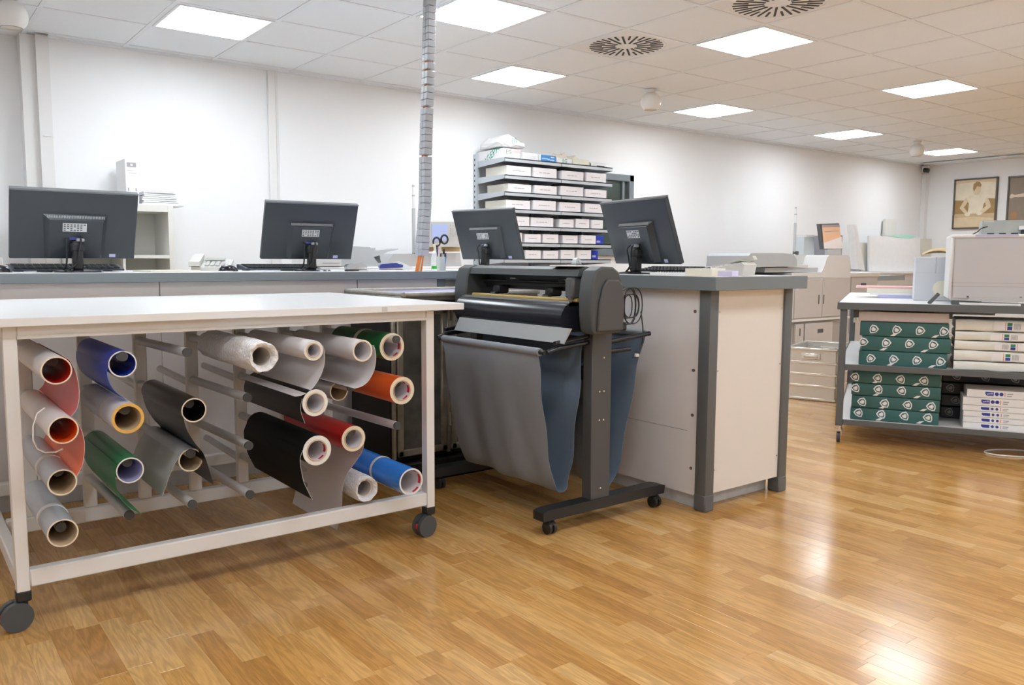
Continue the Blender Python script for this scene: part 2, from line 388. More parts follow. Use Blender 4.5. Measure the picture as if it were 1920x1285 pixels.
# ------------------------------------------------------------------ roll table
TB = thing('roll_table', 'long white wheeled worktable with rods of vinyl rolls beneath', 'table', (1.0, 2.74, 0))
def tb(mb, n, m): return mb.build(n, m, TB, world=True)
tb(MB().b2((.10, 2.70, .904), (1.825, 3.93, .930), bev=.002), 'table_top', lam_w)
tb(MB().b2((1.46, 2.6985, .9085), (1.482, 2.701, .925)), 'edge_label', mat('grey sticker', (.62, .62, .60), .6))
LX = (.282, 1.692); LY = (2.76, 3.90)
for x in LX:
    for y in LY:
        lg = tb(MB().b2((x-.018, y-.02, .115), (x+.018, y+.02, .904), bev=.002), 'leg', frame_w)
for y in LY:
    tb(MB().b2((.30, y-.02, .866), (1.674, y+.018, .904), bev=.003).b2((.30, y-.024, .866), (1.674, y-.02, .876)), 'top_rail', frame_w)
    tb(MB().b2((.30, y-.02, .125), (1.674, y+.018, .178), bev=.004), 'bottom_rail', frame_w)
for x in LX:
    tb(MB().b2((x-.017, 2.78, .866), (x+.017, 3.88, .904), bev=.003), 'side_rail', frame_w)
    tb(MB().b2((x-.017, 2.78, .125), (x+.017, 3.88, .178), bev=.004), 'side_rail', frame_w)
tb(MB().b2((.30, 3.31, .125), (1.674, 3.35, .178), bev=.004), 'rack_rail', frame_w)
tb(MB().b2((.30, 3.31, .866), (1.674, 3.35, .904), bev=.004), 'rack_rail', frame_w)
COLX = [.382, .572, .763, .953, 1.143, 1.333, 1.523]; ROWZ = [.801, .636, .472, .303]
for x in COLX:
    u = tb(MB().b2((x-.022, 3.315, .178), (x+.022, 3.345, .866), bev=.003), 'upright', frame_w)
    for z in ROWZ:
        zz = .243 if (COLX.index(x), ROWZ.index(z)) == (5, 3) else z; xt = x+(.068 if (COLX.index(x), ROWZ.index(z)) == (5, 3) else 0); yt = 2.712+(.08 if xt > x else 0)
        rd = tb(MB().cyl((x, 3.315, zz-.012), (xt, yt, zz), .0152, n=20), 'rod', rod_m)
        MB().cyl((xt-1.0, yt-2.739, zz), (xt-1.0, yt-2.749, zz), .0148, n=20).build('rod_cap', cap_m, rd)
        if ROWZ.index(z) in (1, 3) and 2 <= COLX.index(x) <= 5: tb(MB().cyl((x, 3.345, z-.03), (x, 3.80, z-.02), .0145, n=16), 'rear_rod', rod_m)
for x in LX:
    for y in LY:
        tb(MB().b2((x-.02, y-.022, .085), (x+.02, y+.022, .118), bev=.004).cyl((x, y, .07), (x, y, .09), .012), 'caster_stem', blk)
        cn = Vector((.14, -1, 0)).normalized(); cc_ = Vector((x-.022, y-.004, .043))
        tb(MB().cyl(cc_-cn*.025, cc_-cn*.007, .043, n=36).cyl(cc_+cn*.007, cc_+cn*.025, .043, n=36).cyl(cc_-cn*.007, cc_+cn*.007, .03).box(cc_+Vector((.012, 0, .03)), (.03, .012, .03), bev=.003), 'caster_wheel', dkgrey)
        tb(MB().box(cc_+Vector((-.034, 0, .0)), (.014, .016, .022), bev=.003), 'brake_pedal', red_ink)
# ------------------------------------------------------------------ vinyl rolls
def curve_pts(P, n=26):
    # Catmull-Rom through 2D points
    out = []; m = len(P)
    for i in range(m-1):
        p0, p1, p2, p3 = P[max(i-1, 0)], P[i], P[i+1], P[min(i+2, m-1)]
        k = max(2, n//(m-1))
        for j in range(k):
            t = j/k
            out.append(tuple(.5*((2*p1[a])+(-p0[a]+p2[a])*t+(2*p0[a]-5*p1[a]+4*p2[a]-p3[a])*t*t+(-p0[a]+3*p1[a]-3*p2[a]+p3[a])*t**3) for a in range(2)))
    out.append(P[-1]); return out
def roll(label, col, row, cpx, d_px, back, side, end=end_cream, inner=card, wall_t=.004, core=True, tail=None, tmat=None, band=None, marks=False, ro=None, toff=0):
    x = COLX[col]; c = at(cpx[0], cpx[1], x=x); dep = proj(c)[2]; ro = ro or d_px*dep/FPX/2
    y0 = c.y; y1 = y0+back; z = c.z
    o = thing('vinyl_roll', label, 'vinyl roll', (x, y0, z), 0, 'vinyl rolls on the rack')
    ri = ro-wall_t
    MB().pipe((0, 0, 0), (0, back, 0), ro, ri, mo=0, me=1, mi=2).build('film', [side, end, inner], o)
    if core and wall_t > .008:
        rc = ri; ri2 = ri-.0035
        MB().pipe((0, -.002, 0), (0, back+.002, 0), rc-.0006, ri2, mo=0, me=0, mi=1).build('core', [card, inner], o); ri = ri2
    if tail:
        cp = curve_pts(tail); pr = []
        for i, (a, b) in enumerate(cp):
            yy = toff*min(1, 1.6*i/(len(cp)-1)); q = at(a, b, y=y0+yy); pr.append((q.x-x, yy, q.z-z))
        rows = [[(u, k*back+(1-k)*yy, v) for u, yy, v in pr] for k in (0, .5, 1)]
        MB().grid(rows, 0, .0009, 1).build('loose_sheet', list(tmat), o, fix=False)
    if band:
        for yb, wd, bm_ in band: MB().pipe((0, yb, 0), (0, yb+wd, 0), ro+.0022, ro-.0005).build('band', bm_, o)
    if marks:
        for k, (a0, a1, ya, yb) in enumerate(((-20, 28, .006, .022), (-75, -40, .004, .016), (150, 195, .02, .04), (200, 232, .005, .018), (35, 55, .022, .036))):
            rows = [[((ri-.0006)*math.cos(R(a0+(a1-a0)*i/5)), yy, (ri-.0006)*math.sin(R(a0+(a1-a0)*i/5))) for i in range(6)] for yy in (ya, yb)]
            MB().grid(rows).build('core_print', red_ink, o)
    return o
roll('white-backed coral red roll at the top of the leftmost column', 0, 0, (106, 695), 53, .60, liner, end_cream, v_red, tail=[(131, 675), (143, 700), (149, 735), (145, 765), (133, 781)], tmat=(liner, v_redt))
roll('white-backed orange roll second from top in leftmost column, with a loose white strap', 0, 1, (119, 807), 52, .60, liner, end_cream, v_or, tail=[(145, 790), (156, 815), (159, 840), (155, 872), (144, 893)], tmat=(liner, v_or))
roll('silver grey roll third from top in leftmost column, with white band', 0, 2, (117, 905), 50, .56, liner_g, end_cream, card, band=[(.20, .026, mat('bright white band', (.92, .92, .93), .5))])
roll('silver grey roll at the bottom of the leftmost column, with white band', 0, 3, (118, 1000), 53, .54, liner_g, end_cream, card, band=[(.17, .022, MAT['bright white band'])])
roll('deep blue roll with sheet draped over the roll below', 1, 0, (230, 683), 50, .50, v_bl, end_white, v_bl, tail=[(207, 676), (201, 694), (204, 714), (216, 734), (240, 752)], tmat=(v_blt, v_bl))
roll('white roll with amber edges below the deep blue roll', 1, 1, (240, 785), 57, .50, liner, end_orange, card, wall_t=.009, core=False, band=[(.16, .0015, card)])
roll('green roll with sheet draped over an empty rod', 1, 2, (244, 882.5), 49, .50, v_gr, end_white, lilac, tail=[(219, 872), (216, 897), (222, 925), (240, 949), (266, 965)], tmat=(v_gr, v_gr))
roll('glossy black roll with a long sheet falling behind the frosted grey roll', 2, 1, (363.7, 769.5), 46, .50, v_bk, end_cream, v_bk, tail=[(343, 766), (344, 785), (351, 808), (366, 832), (381, 850), (391, 877), (400, 909)], tmat=(v_bk, v_bk))
roll('frosted grey film roll with a pointed hanging sheet', 2, 2, (357.5, 863), 44, .45, liner_g, end_cream, card, tail=[(338, 855), (328, 870), (321, 886), (312, 910), (305, 931)], tmat=(film_g, film_g))
roll('white roll with hanging sheet, right of the wrapped roll in the top row', 4, 0, (588, 657.5), 38, .54, liner, end_white, core_w, wall_t=.009, tail=[(606, 648), (609, 665), (608, 685), (600, 708), (585, 730), (568, 741), (553, 744)], tmat=(liner, liner))
roll('white roll with hanging sheet next to the dark green roll in the top row', 5, 0, (680, 658), 41, .54, liner, end_cream, core_w, wall_t=.006, tail=[(701, 648), (705, 665), (703, 690), (693, 712), (680, 724), (665, 729)], tmat=(liner, liner))
roll('dark green roll with beige band in the top right corner of the rack', 6, 0, (735, 650.6), 52, .42, v_gr2, end_cream, core_w, wall_t=.011, band=[(.20, .02, tape_m)], marks=True)
roll('black roll with thick cream edge directly above the big matt black roll', 4, 1, (591, 755.5), 51, .54, v_bk, end_white, core_w, wall_t=.012, tail=[(567, 748), (564, 762), (565, 775), (572, 794)], tmat=(liner, v_bk))
roll('bright orange roll at the right end of the second row', 6, 1, (754, 732.7), 52, .40, v_or, end_cream, core_w, wall_t=.013, marks=True)
roll('small cream roll set far back below the hanging white sheet', 5, 1, (635.5, 734), 33, .30, liner, end_cream, card, ro=.036)
roll('bright red roll with long white liner hanging to the floor rail', 5, 2, (662.8, 823), 48.5, .54, v_red, end_cream, core_w, wall_t=.011, tail=[(683, 826), (680, 845), (667, 866), (651, 889), (643, 914), (640, 958), (632, 994)], tmat=(liner, liner), toff=.115)
roll('large matt black roll in the middle of the rack, red print inside its core', 4, 2, (594.6, 845), 56.6, .54, v_bkm, end_white, core_w, wall_t=.014, tail=[(569, 843), (563, 860), (565, 882), (570, 904), (578, 922), (586, 937)], tmat=(liner, v_bkm), marks=True)
roll('bright blue roll at the bottom right of the rack', 6, 3, (771, 903.5), 50.5, .42, v_blt, end_white, core_w, wall_t=.006, marks=True, band=[(.22, .012, tape_m)])
# loose strap
TB2 = tag(MB().tube([at(a, b, y=2.70) for a, b in ((84, 765), (70, 775), (62, 800), (62, 825), (70, 842), (85, 849), (105, 848), (118, 842))], .0025, 6).build('strap_loop', paper), 'loose white strap curling around the white-backed orange roll', 'strap')
def wrapped(label, col, cpx, d_px, back, lump, x=None):
    x = x or COLX[col]; c = at(cpx[0], cpx[1], x=x); dep = proj(c)[2]; ro = d_px*dep/FPX/2
    o = thing('wrapped_roll', label, 'vinyl roll', (x, c.y, c.z), 0, 'vinyl rolls on the rack')
    rn = random.Random(col*7+1); m = MB(); n = 40; rings = []
    prof = [(ro*.60, .05), (ro*.64, .012), (ro*.72, .0), (ro*.90, -.004), (ro*.98, .008), (ro, .03)]+[(ro*(1-.0*t), .03+(back-.03)*t) for t in (.1, .2, .35, .5, .7, .85, 1)]
    ph = [rn.random()*6.28 for _ in range(6)]
    rows = []
    for k, (r, y) in enumerate(prof):
        rows.append([(r*(1+lump*(.5*math.sin(7*a+ph[0]+k*.8)+.4*math.sin(11*a+ph[1]-k)+.5*math.sin(3*a+ph[2]+.3*k)))*math.cos(a), y+lump*.05*math.sin(9*a+ph[3]+k)*(k < 6), r*(1+lump*(.5*math.sin(7*a+ph[0]+k*.8)+.4*math.sin(11*a+ph[1]-k)+.5*math.sin(3*a+ph[2]+.3*k)))*math.sin(a)) for a in [2*math.pi*i/n for i in range(n+1)]])
    m.grid(rows).build('wrapping', wrap_m, o, ang=70)
    MB().pipe((0, .02, 0), (0, back, 0), ro*.66, ro*.58).build('core', [mat('pale core', (.66, .60, .54), .6)], o)
    return o
wrapped('bulky roll in white bubble wrap, top row beside an empty rod', 3, (494, 670), 60, .52, .06)
wrapped('short white paper-wrapped roll at the bottom beside the bright blue roll', 5, (687, 918), 50, .36, .035, 1.405)
# ------------------------------------------------------------------ counters
CT = 1.033
LC = thing('counter', 'long white counter with grey top edge running behind the roll table', 'counter', (1.0, 4.05, 0))
def lc(mb, n, m): return mb.build(n, m, LC, world=True)
lc(MB().b2((-.9, 4.03, CT-.042), (2.66, 4.95, CT), bev=.003), 'worktop', [lam_w])
lc(MB().b2((-.9, 4.022, CT-.043), (2.668, 4.03, CT+.0005), bev=.002).b2((2.66, 4.03, CT-.043), (2.668, 4.95, CT+.0005)), 'edge_band', steel_m)
for x0, x1 in ((-.9, -.02), (-.015, 1.03), (1.035, 2.05), (2.055, 2.56)):
    lc(MB().b2((x0, 4.07, .10), (x1, 4.09, CT-.043), bev=.001), 'front_panel', lam_pk)
lc(MB().b2((2.56, 4.07, 0), (2.62, 4.13, CT-.043), bev=.003), 'post', steel_m)
lc(MB().b2((-.9, 4.10, 0), (2.5, 4.12, .10)), 'plinth', conc)
lc(MB().b2((2.50, 4.12, 0), (2.53, 4.93, CT-.043)), 'end_panel', lam_pk)
RC = thing('counter', 'white counter with dark grey metal corner posts right of the plotter', 'counter', (2.81, 2.28, 0))
def rc(mb, n, m): return mb.build(n, m, RC, world=True)
rc(MB().b2((2.775, 2.23, CT-.056), (3.425, 5.1, CT), bev=.003), 'worktop', lam_w)
rc(MB().b2((2.768, 2.222, CT-.058), (2.776, 5.1, CT+.0006), bev=.002).b2((2.768, 2.222, CT-.058), (3.432, 2.231, CT+.0006), bev=.002).b2((3.424, 2.23, CT-.058), (3.432, 5.1, CT+.0006)), 'edge_band', steel_m)
for x, y in ((2.81, 2.28), (3.35, 2.28), (2.81, 5.0), (3.35, 5.0)):
    rc(MB().b2((x, y, .02), (x+.058, y+.062, CT-.057), bev=.005, seg=2).b2((x-.002, y-.002, 0), (x+.06, y+.064, .075), bev=.005), 'post', steel_g)
rc(MB().b2((2.822, 2.342, .06), (2.838, 5.0, CT-.057)), 'side_panel', lam_pk)
rc(MB().b2((2.820, 2.40, .345), (2.8225, 3.3, .347)), 'panel_joint', grey_ink)
rc(MB().b2((2.868, 2.292, .075), (3.352, 2.308, CT-.057)), 'end_panel', lam_cr)
rc(MB().b2((2.84, 2.36, 0), (3.36, 5.0, .07)), 'plinth', conc)
rc(MB().b2((3.38, 2.342, .06), (3.395, 5.0, CT-.057)), 'side_panel', lam_pk)
for z in (.18, .42, .62, .88):
    rc(MB().cyl((2.818, 2.372, z), (2.8235, 2.372, z), .007, n=12), 'bolt', mat('brown bolt', (.16, .10, .07), .5))
    if z != .42:
        for x in (2.884, 3.338): rc(MB().cyl((x, 2.289, z), (x, 2.2935, z), .004, n=10), 'screw', chrome)
# ------------------------------------------------------------------ monitors
def cable(pts, r=.004, n=8): return MB().tube(curve3(pts), r, n)
def curve3(P, k=8):
    P = [Vector(p) for p in P]; out = []; m = len(P)
    for i in range(m-1):
        p0, p1, p2, p3 = P[max(i-1, 0)], P[i], P[i+1], P[min(i+2, m-1)]
        for j in range(k):
            t = j/k; out.append(.5*((2*p1)+(-p0+p2)*t+(2*p0-5*p1+4*p2-p3)*t*t+(-p0+3*p1-3*p2+p3)*t**3))
    out.append(P[-1]); return out
label_w = mat('rating label', (.62, .63, .64), .4); mback = mat('monitor back', (.036, .043, .052), .32, var=.05, bump=.05, bscale=600); vga = mat('vga blue', (.10, .12, .55), .4)
def monitor(label, x, y, zc, psi, tau):
    o = thing('monitor', label, 'monitor', (x, y, CT), psi, 'monitors on the counters')
    w, h = .532, .335
    M = Matrix.Translation((0, 0, zc-CT)) @ Matrix.Rotation(tau, 4, 'X')
    def P(mb, n, m, par=o):
        mb.bm.transform(M); return mb.build(n, m, par)
    P(MB().box((0, .012, 0), (w, .026, h), bev=.003), 'shell', mback)
    P(MB().box((0, .0265, 0), (w-.03, .003, h-.03)), 'screen', blk_gl)
    P(MB().b2((-w/2, -.004, h/2-.008), (w/2, .026, h/2+.001), bev=.002), 'top_bezel', mat('bezel edge', (.17, .18, .19), .3))
    # raised rear housing with sloping sides
    m = MB(); zb, zt = -.155, .035
    A = [(-.135, -.001, zt+.018), (.135, -.001, zt+.018), (.125, -.001, zb), (-.125, -.001, zb)]; B = [(-.112, -.028, zt), (.112, -.028, zt), (.105, -.028, zb+.004), (-.105, -.028, zb+.004)]
    va = [m.bm.verts.new(p) for p in A]; vb = [m.bm.verts.new(p) for p in B]
    m.bm.faces.new(vb)
    for i in range(4): m.bm.faces.new((va[i], va[(i+1) % 4], vb[(i+1) % 4], vb[i]))
    hs = P(m, 'rear_housing', mback)
    v = MB()
    for i in range(36): v.box((-.118+i*.0067, -.0165, zt+.010), (.0022, .012, .013), Matrix.Rotation(R(-35), 4, 'X'))
    q = P(v, 'vent_slots', mat('vent light', (.40, .41, .42), .3), hs); q['kind'] = 'stuff'
    lb = P(MB().box((-.008, -.0288, .0), (.100, .001, .040)), 'rating_label', label_w, hs)
    tx = MB()
    for j in range(4):
        for i in range(7):
            if random.random() < .8: tx.box((-.05+i*.0138, -.0295, .013-j*.0088), (.009, .0006, .005))
    q = P(tx, 'label_print', mat('label dark print', (.07, .075, .08), .5), lb)
    P(MB().box((-.01, -.030, -.055), (.045, .012, .010), bev=.002).box((.022, -.029, -.055), (.018, .008, .008), mi=1), 'sockets', [blk, vga], hs)
    P(MB().box((.165, -.0015, -.15), (.028, .001, .016)), 'sticker', lilac)
    zj = zc-CT-.10*math.cos(tau)
    nk = MB().b2((-.022, -.03, .012), (.022, .012, zj+.02), bev=.006).b2((-.03, -.034, zj-.03), (.03, .01, zj+.012), bev=.008).build('neck', blk, o)
    MB().lathe([(.001, .014), (.05, .013), (.105, .006), (.11, 0), (.001, 0)], n=32).build('base', blk_gl, o)
    pc = M @ Vector((-.045, -.034, -.055)); qc = M @ Vector((.012, -.036, -.055))
    cable([pc, pc+Vector((-.002, -.018, -.02)), pc+Vector((0, -.012, -.06)), (-.05, -.01, .03), (-.075, .02, .005), (-.16, .05, .005)], .0042).build('power_cable', blk, o)
    cable([qc, qc+Vector((0, -.03, -.005)), qc+Vector((-.008, -.03, -.045)), (-.01, -.04, .04), (-.06, -.03, .008), (-.12, .02, .006)], .0048).build('video_cable', blk, o)
    MB().box(qc+Vector((0, -.012, -.004)), (.034, .026, .014), bev=.003).build('plug', mat('grey plug', (.35, .36, .37), .4), o)
    return o
monitor('widescreen monitor seen from behind at the far left of the counter', .733, 4.315, 1.251, .016, .40)
monitor('monitor seen from behind between the telephone and the cable spine', 1.937, 4.41, 1.254, -.071, .377)
monitor('monitor seen from behind, just right of the pen holder, angled sideways', 3.128, 4.371, 1.261, -1.367, .321)
monitor('monitor seen from behind on the right counter in front of the dark window frame', 3.03, 2.925, 1.241, -1.73, .335)
# ------------------------------------------------------------------ things on the counters
def keyboard(label, x, y, rz, w=.45):
    o = thing('keyboard', label, 'keyboard', (x, y, CT), rz, 'keyboards')
    nv = mat('navy keyboard', (.022, .03, .05), .45)
    MB().prism([(-.08, .004), (.08, .004), (.085, .032), (.07, .036), (-.07, .014), (-.08, .012)], -w/2, w/2, 'X').build('body', nv, o)
    k = MB()
    for r in range(5):
        for c in range(15): k.box((-w/2+.03+c*(w-.06)/14, -.055+r*.026, .0195+r*.0040), ((w-.06)/15.5, .02, .006), bev=.0015)
    q = k.build('keys', blk, o); q['kind'] = 'stuff'
    for s in (-1, 1): MB().b2((s*w*.4-.02, .05, 0), (s*w*.4+.02, .07, .012)).build('foot', blk, o)
    return o
keyboard('dark keyboard behind the far left monitor', .735, 4.62, 0, .50); keyboard('dark keyboard behind the monitor next to the telephone', 1.86, 4.68, 0); keyboard('dark keyboard beside the monitor on the right counter', 3.27, 2.92, -1.6, .40)
def mouse(label, x, y, m=blk_gl):
    o = thing('mouse', label, 'mouse', (x, y, CT))
    b = MB(); bmesh.ops.create_uvsphere(b.bm, u_segments=20, v_segments=10, radius=1, matrix=Matrix.Diagonal((.055, .033, .034, 1)))
    for v in list(b.bm.verts):
        if v.co.z < 0: v.co.z = 0
    b.build('body', m, o); MB().cyl((.03, -.004, .026), (.03, .004, .026), .008, n=14).build('wheel', rod_m, o); return o
p = at(462, 500, z=CT+.015); mouse('black computer mouse beside the grey telephone', 1.47, 4.42); mouse('black computer mouse at the left edge of the picture', .425, 4.40)
def phone(label, x, y, rz):
    o = thing('telephone', label, 'telephone', (x, y, CT), rz, 'desk telephones')
    g = mat('phone grey', (.60, .59, .55), .5)
    MB().prism([(-.09, 0), (.09, 0), (.10, .05), (.085, .062), (-.085, .022)], -.075, .12, 'X').build('base', g, o)
    MB().prism([(-.105, .028), (-.08, .024), (.085, .066), (.10, .075), (.09, .092), (.06, .085), (-.06, .054), (-.10, .05)], -.085, -.032, 'X').build('handset', g, o)
    MB().box((.03, .045, .064), (.10, .05, .004), Matrix.Rotation(R(13), 4, 'X')).build('display', mat('lcd', (.38, .42, .36), .3), o)
    k = MB()
    for r in range(4):
        for c in range(4): k.box((.0+c*.026, -.06+r*.022, .034+r*.0052), (.018, .014, .006))
    q = k.build('keys', paper, o); q['kind'] = 'stuff'; return o
phone('grey desk telephone between the two monitors on the long counter', 1.40, 4.52, R(-25)); phone('grey desk telephone near the corner of the right counter', 3.17, 2.46, R(200))
def sheet(name, label, cat, x, y, z, w, d, t, rz, m, group=None):
    o = MB().box((0, 0, t/2), (w, d, t), bev=min(.001, t*.3)).build(name, m); o.location = (x, y, z); o.rotation_euler = (0, 0, rz); return tag(o, label, cat, group)
sheet('document', 'sheet of paper under the grey telephone on the long counter', 'paper', 1.33, 4.38, CT, .24, .17, .002, .3, paper)
sheet('document', 'printed magazine lying to the right of the far left monitor', 'magazine', 1.16, 4.42, CT, .26, .2, .008, .2, paper_c)
sheet('document', 'stack of loose papers at the foot of the cable spine', 'paper', 2.32, 4.3, CT, .3, .2, .006, .1, paper)
sheet('envelope', 'small manila envelope left of the pen holder monitor', 'envelope', 2.98, 4.0, CT, .22, .3, .02, .5, paper_c)
nb = thing('notebook', 'spiral notebook near the keyboard on the right counter', 'notebook', (2.95, 2.61, CT), R(-60))
MB().box((0, 0, .006), (.20, .15, .012), bev=.001).build('pages', paper, nb)
sp = MB()
for i in range(16): sp.tube([(-.095+i*.0126, .075+.006*math.cos(a), .006+.009*math.sin(a)) for a in [2*math.pi*k/10 for k in range(10)]], .001, 5, closed=True)
sp.build('spiral', rod_m, nb)
sheet('notepad', 'thick cream notepad by the telephone on the right counter', 'notepad', 2.915, 2.40, CT, .13, .13, .034, .2, paper_c)
sheet('notepad', 'lilac sticky note block at the counter corner', 'notepad', 2.965, 2.32, CT, .075, .075, .024, .3, mat('lilac paper', (.66, .62, .82), .7))
def stapler(label, x, y, rz, m):
    o = thing('stapler', label, 'stapler', (x, y, CT), rz)
    MB().b2((-.07, -.016, 0), (.07, .016, .01), bev=.003).build('base', blk, o)
    MB().prism([(-.07, .012), (.07, .02), (.072, .034), (.03, .046), (-.06, .04), (-.075, .026)], -.014, .014, 'Y').build('arm', m, o)
    MB().b2((-.06, -.01, .011), (.06, .01, .016)).build('staple_rail', chrome, o)
stapler('navy stapler with chrome arm right of the monitor next to the telephone', 2.16, 4.30, .2, mat('silver arm', (.55, .58, .6), .25, .6)); stapler('blue stapler near the cable spine', 2.42, 4.36, -.2, mat('blue stapler', (.03, .05, .25), .35))
bc = thing('barcode_scanner', 'small white device left of the orange cables', 'scanner', (2.50, 4.36, CT), -.4)
MB().prism([(-.05, .0), (.05, .0), (.055, .02), (-.02, .055), (-.055, .05)], -.03, .03, 'Y').build('body', prn_w, bc); MB().b2((-.02, -.02, .004), (.052, .02, .016)).build('slot', prn_d, bc)
# pen holder group
ph = thing('pen_holder', 'clear pen holder full of pens and scissors beside the cable spine', 'pen holder', (2.69, 4.26, CT))
clr = mat('clear plastic', (.80, .86, .84), .1, alpha=.45)
MB().pipe((0, 0, 0), (0, 0, .085), .045, .042, n=28).build('cup', clr, ph); MB().cyl((0, 0, 0), (0, 0, .004), .042).build('base', clr, ph)
def pen(lab, dx, dy, h, m, lean=(0, 0), r=.005, mcap=None, nm='pen', base=.006):
    p0 = Vector((2.69+dx, 4.26+dy, CT+base)); p1 = p0+Vector((lean[0], lean[1], h))
    o = thing(nm, lab, nm.replace('_', ' '), p0); d = p1-p0
    MB().cyl((0, 0, 0), d*.75, r, n=10).build('barrel', m, o); MB().cyl(d*.75, d, r*1.1, r*.8, n=10).build('cap', mcap or m, o)
pen('cream handled letter opener in the clear pen holder', -.02, -.02, .155, mat('cream handle', (.80, .74, .55), .5), (-.02, 0), .008, nm='letter_opener')
pen('blue pen in the clear pen holder', .0, .01, .15, blue_ink, (-.005, .01), .009); pen('grey marker with black cap in the clear pen holder', .03, 0, .125, rod_m, (.012, 0), .007, blk, 'marker'); pen('bright blue marker in the clear pen holder', .028, -.022, .10, v_blt, (.01, 0), .007, blk, 'marker')
sc = thing('scissors', 'black handled scissors standing in the pen holder', 'scissors', (2.70, 4.265, CT+.01))
for s in (-1, 1):
    MB().tube([(s*.028+.01+.024*math.cos(a), 0, .172+.026*math.sin(a)+s*.008) for a in [2*math.pi*k/18 for k in range(18)]], .006, 8, closed=True).build('handle', blk, sc)
    MB().box((s*.008+.004, s*.002, .085), (.016, .003, .14), Matrix.Rotation(s*R(-5), 4, 'Y')).build('blade', chrome, sc)
gl = thing('glue_stick', 'white glue tube with green base beside the orange cables', 'glue', (2.605, 4.17, CT))
MB().cyl((0, 0, 0), (0, 0, .012), .016).build('foot', paper, gl); MB().cyl((0, 0, .012), (0, 0, .03), .016).build('collar', mat('vivid green', (.03, .45, .06), .4), gl); MB().cyl((0, 0, .03), (0, 0, .105), .0135).cyl((0, 0, .105), (0, 0, .12), .0135, .006).build('tube', paper, gl)
td = thing('tape_dispenser', 'small dark tape dispenser on the right counter behind the cutter', 'tape dispenser', (3.02, 3.36, CT), R(20))
MB().prism([(-.07, 0), (.07, 0), (.075, .02), (.05, .035), (.02, .03), (-.03, .05), (-.065, .045)], -.025, .025, 'Y').build('body', prn_d, td)
MB().pipe((-.02, -.012, .05), (-.02, .012, .05), .032, .016, n=24).build('tape_reel', [clr, clr, paper], td)
MB().b2((.062, -.012, .02), (.076, .012, .03)).build('cutter_edge', chrome, td)
# cable spine from the ceiling
cs = thing('cable_spine', 'grey segmented cable spine hanging from the ceiling to the counter', 'cable spine', (2.43, 4.06, CT))
seg_m = mat('spine grey', (.46, .48, .51), .4); org = mat('orange cable', (.85, .25, .03), .45)
path = [at(a, b, y=4.06) for a, b in ((791, 480), (793, 440), (797, 380), (798, 300), (800, 220), (803, 140), (804, 80), (806, 0))]
top = Vector((path[-1].x+.005, 4.06, CZ)); path.append(top)
pp = curve3(path, 14); ln = [0]
for a, b in zip(pp, pp[1:]): ln.append(ln[-1]+(b-a).length)
def along(s):
    for i in range(len(pp)-1):
        if ln[i+1] >= s: return pp[i].lerp(pp[i+1], (s-ln[i])/max(1e-6, ln[i+1]-ln[i]))
    return pp[-1]
s = 0; k = 0; L0 = Vector((2.43, 4.06, CT)); seg_me = None
while s < ln[-1]-.03:
    h = .036
    a = along(s)-L0; b = along(min(s+h, ln[-1]))-L0
    q = (b-a).to_track_quat('Z', 'Y').to_matrix().to_4x4(); q.translation = (a+b)/2
    if seg_me is None:
        mb = MB(); mb.box((-.0165, 0, 0), (.032, .05, .0352), bev=.0025).box((.0165, 0, 0), (.032, .05, .0352), bev=.0025)
        sg = mb.build('segment', seg_m, cs); seg_me = sg.data
    else: sg = bpy.data.objects.new('segment', seg_me); COL.objects.link(sg); sg.parent = cs
    gap = .010 if k in (14, 21, 24, 26, 27) else .0012
    sg.matrix_local = q @ Matrix.Rotation(R(random.uniform(-2.5, 2.5)), 4, 'Z') @ Matrix.Diagonal((1.12 if s < .12 else 1, 1, 1, 1))
    s += h+gap; k += 1
for dx in (-.022, -.008, .012, .024):
    P = [Vector((dx+.0, .01*math.sin(dx*90), 0))]+[along(t)-L0+Vector((dx*.6, -.0 if abs(dx) < .01 else .012, 0)) for t in [ln[-1]*j/24 for j in range(25)]]
    MB().tube(P, .0055, 8).build('cable', org if dx != .012 else rod_m, cs)
P = [along(t)-L0+Vector((.012, -.027, 0)) for t in [ln[-1]*(.72+.28*j/8) for j in range(9)]]
MB().tube(P, .004, 6).build('cable', org, cs)
# ------------------------------------------------------------------ dark machine between table and counter
MC = thing('iron_cabinet', 'old dark metal machine cabinet with worn doors behind the roll table', 'machine', (2.3, 3.5, 0))
def mc(mb, n, m): return mb.build(n, m, MC, world=True)
mc(MB().b2((1.96, 3.54, .09), (2.74, 3.98, .88), bev=.01), 'body', iron_k)
mc(MB().b2((1.98, 3.50, .0), (2.74, 3.95, .09), bev=.01).b2((1.98, 3.44, .0), (2.80, 3.50, .035), bev=.008), 'plinth', iron_k)
for x0, x1 in ((1.985, 2.275), (2.30, 2.60)):
    m = MB(); z0, z1 = .12, .86; t = .035
    for a, b in (((x0, z0), (x0+t, z1)), ((x1-t, z0), (x1, z1)), ((x0, z0), (x1, z0+t)), ((x0, z1-t), (x1, z1))): m.b2((a[0], 3.518, a[1]), (b[0], 3.54, b[1]), bev=.006)
    d = mc(m, 'door', iron_b); mc(MB().b2((x0+t, 3.53, z0+t), (x1-t, 3.542, z1-t)), 'door_panel', iron)
for x in (1.965, 2.283, 2.615): mc(MB().b2((x-.006, 3.522, .11), (x+.014, 3.54, .87), bev=.004), 'stile', iron_b)
for z in (.25, .72): mc(MB().cyl((2.288, 3.514, z), (2.288, 3.514, z+.07), .007), 'hinge', iron_b)
mg = mc(MB().b2((2.62, 3.535, .6), (2.74, 3.545, .87)), 'mesh_backing', iron_k)
hx = MB()
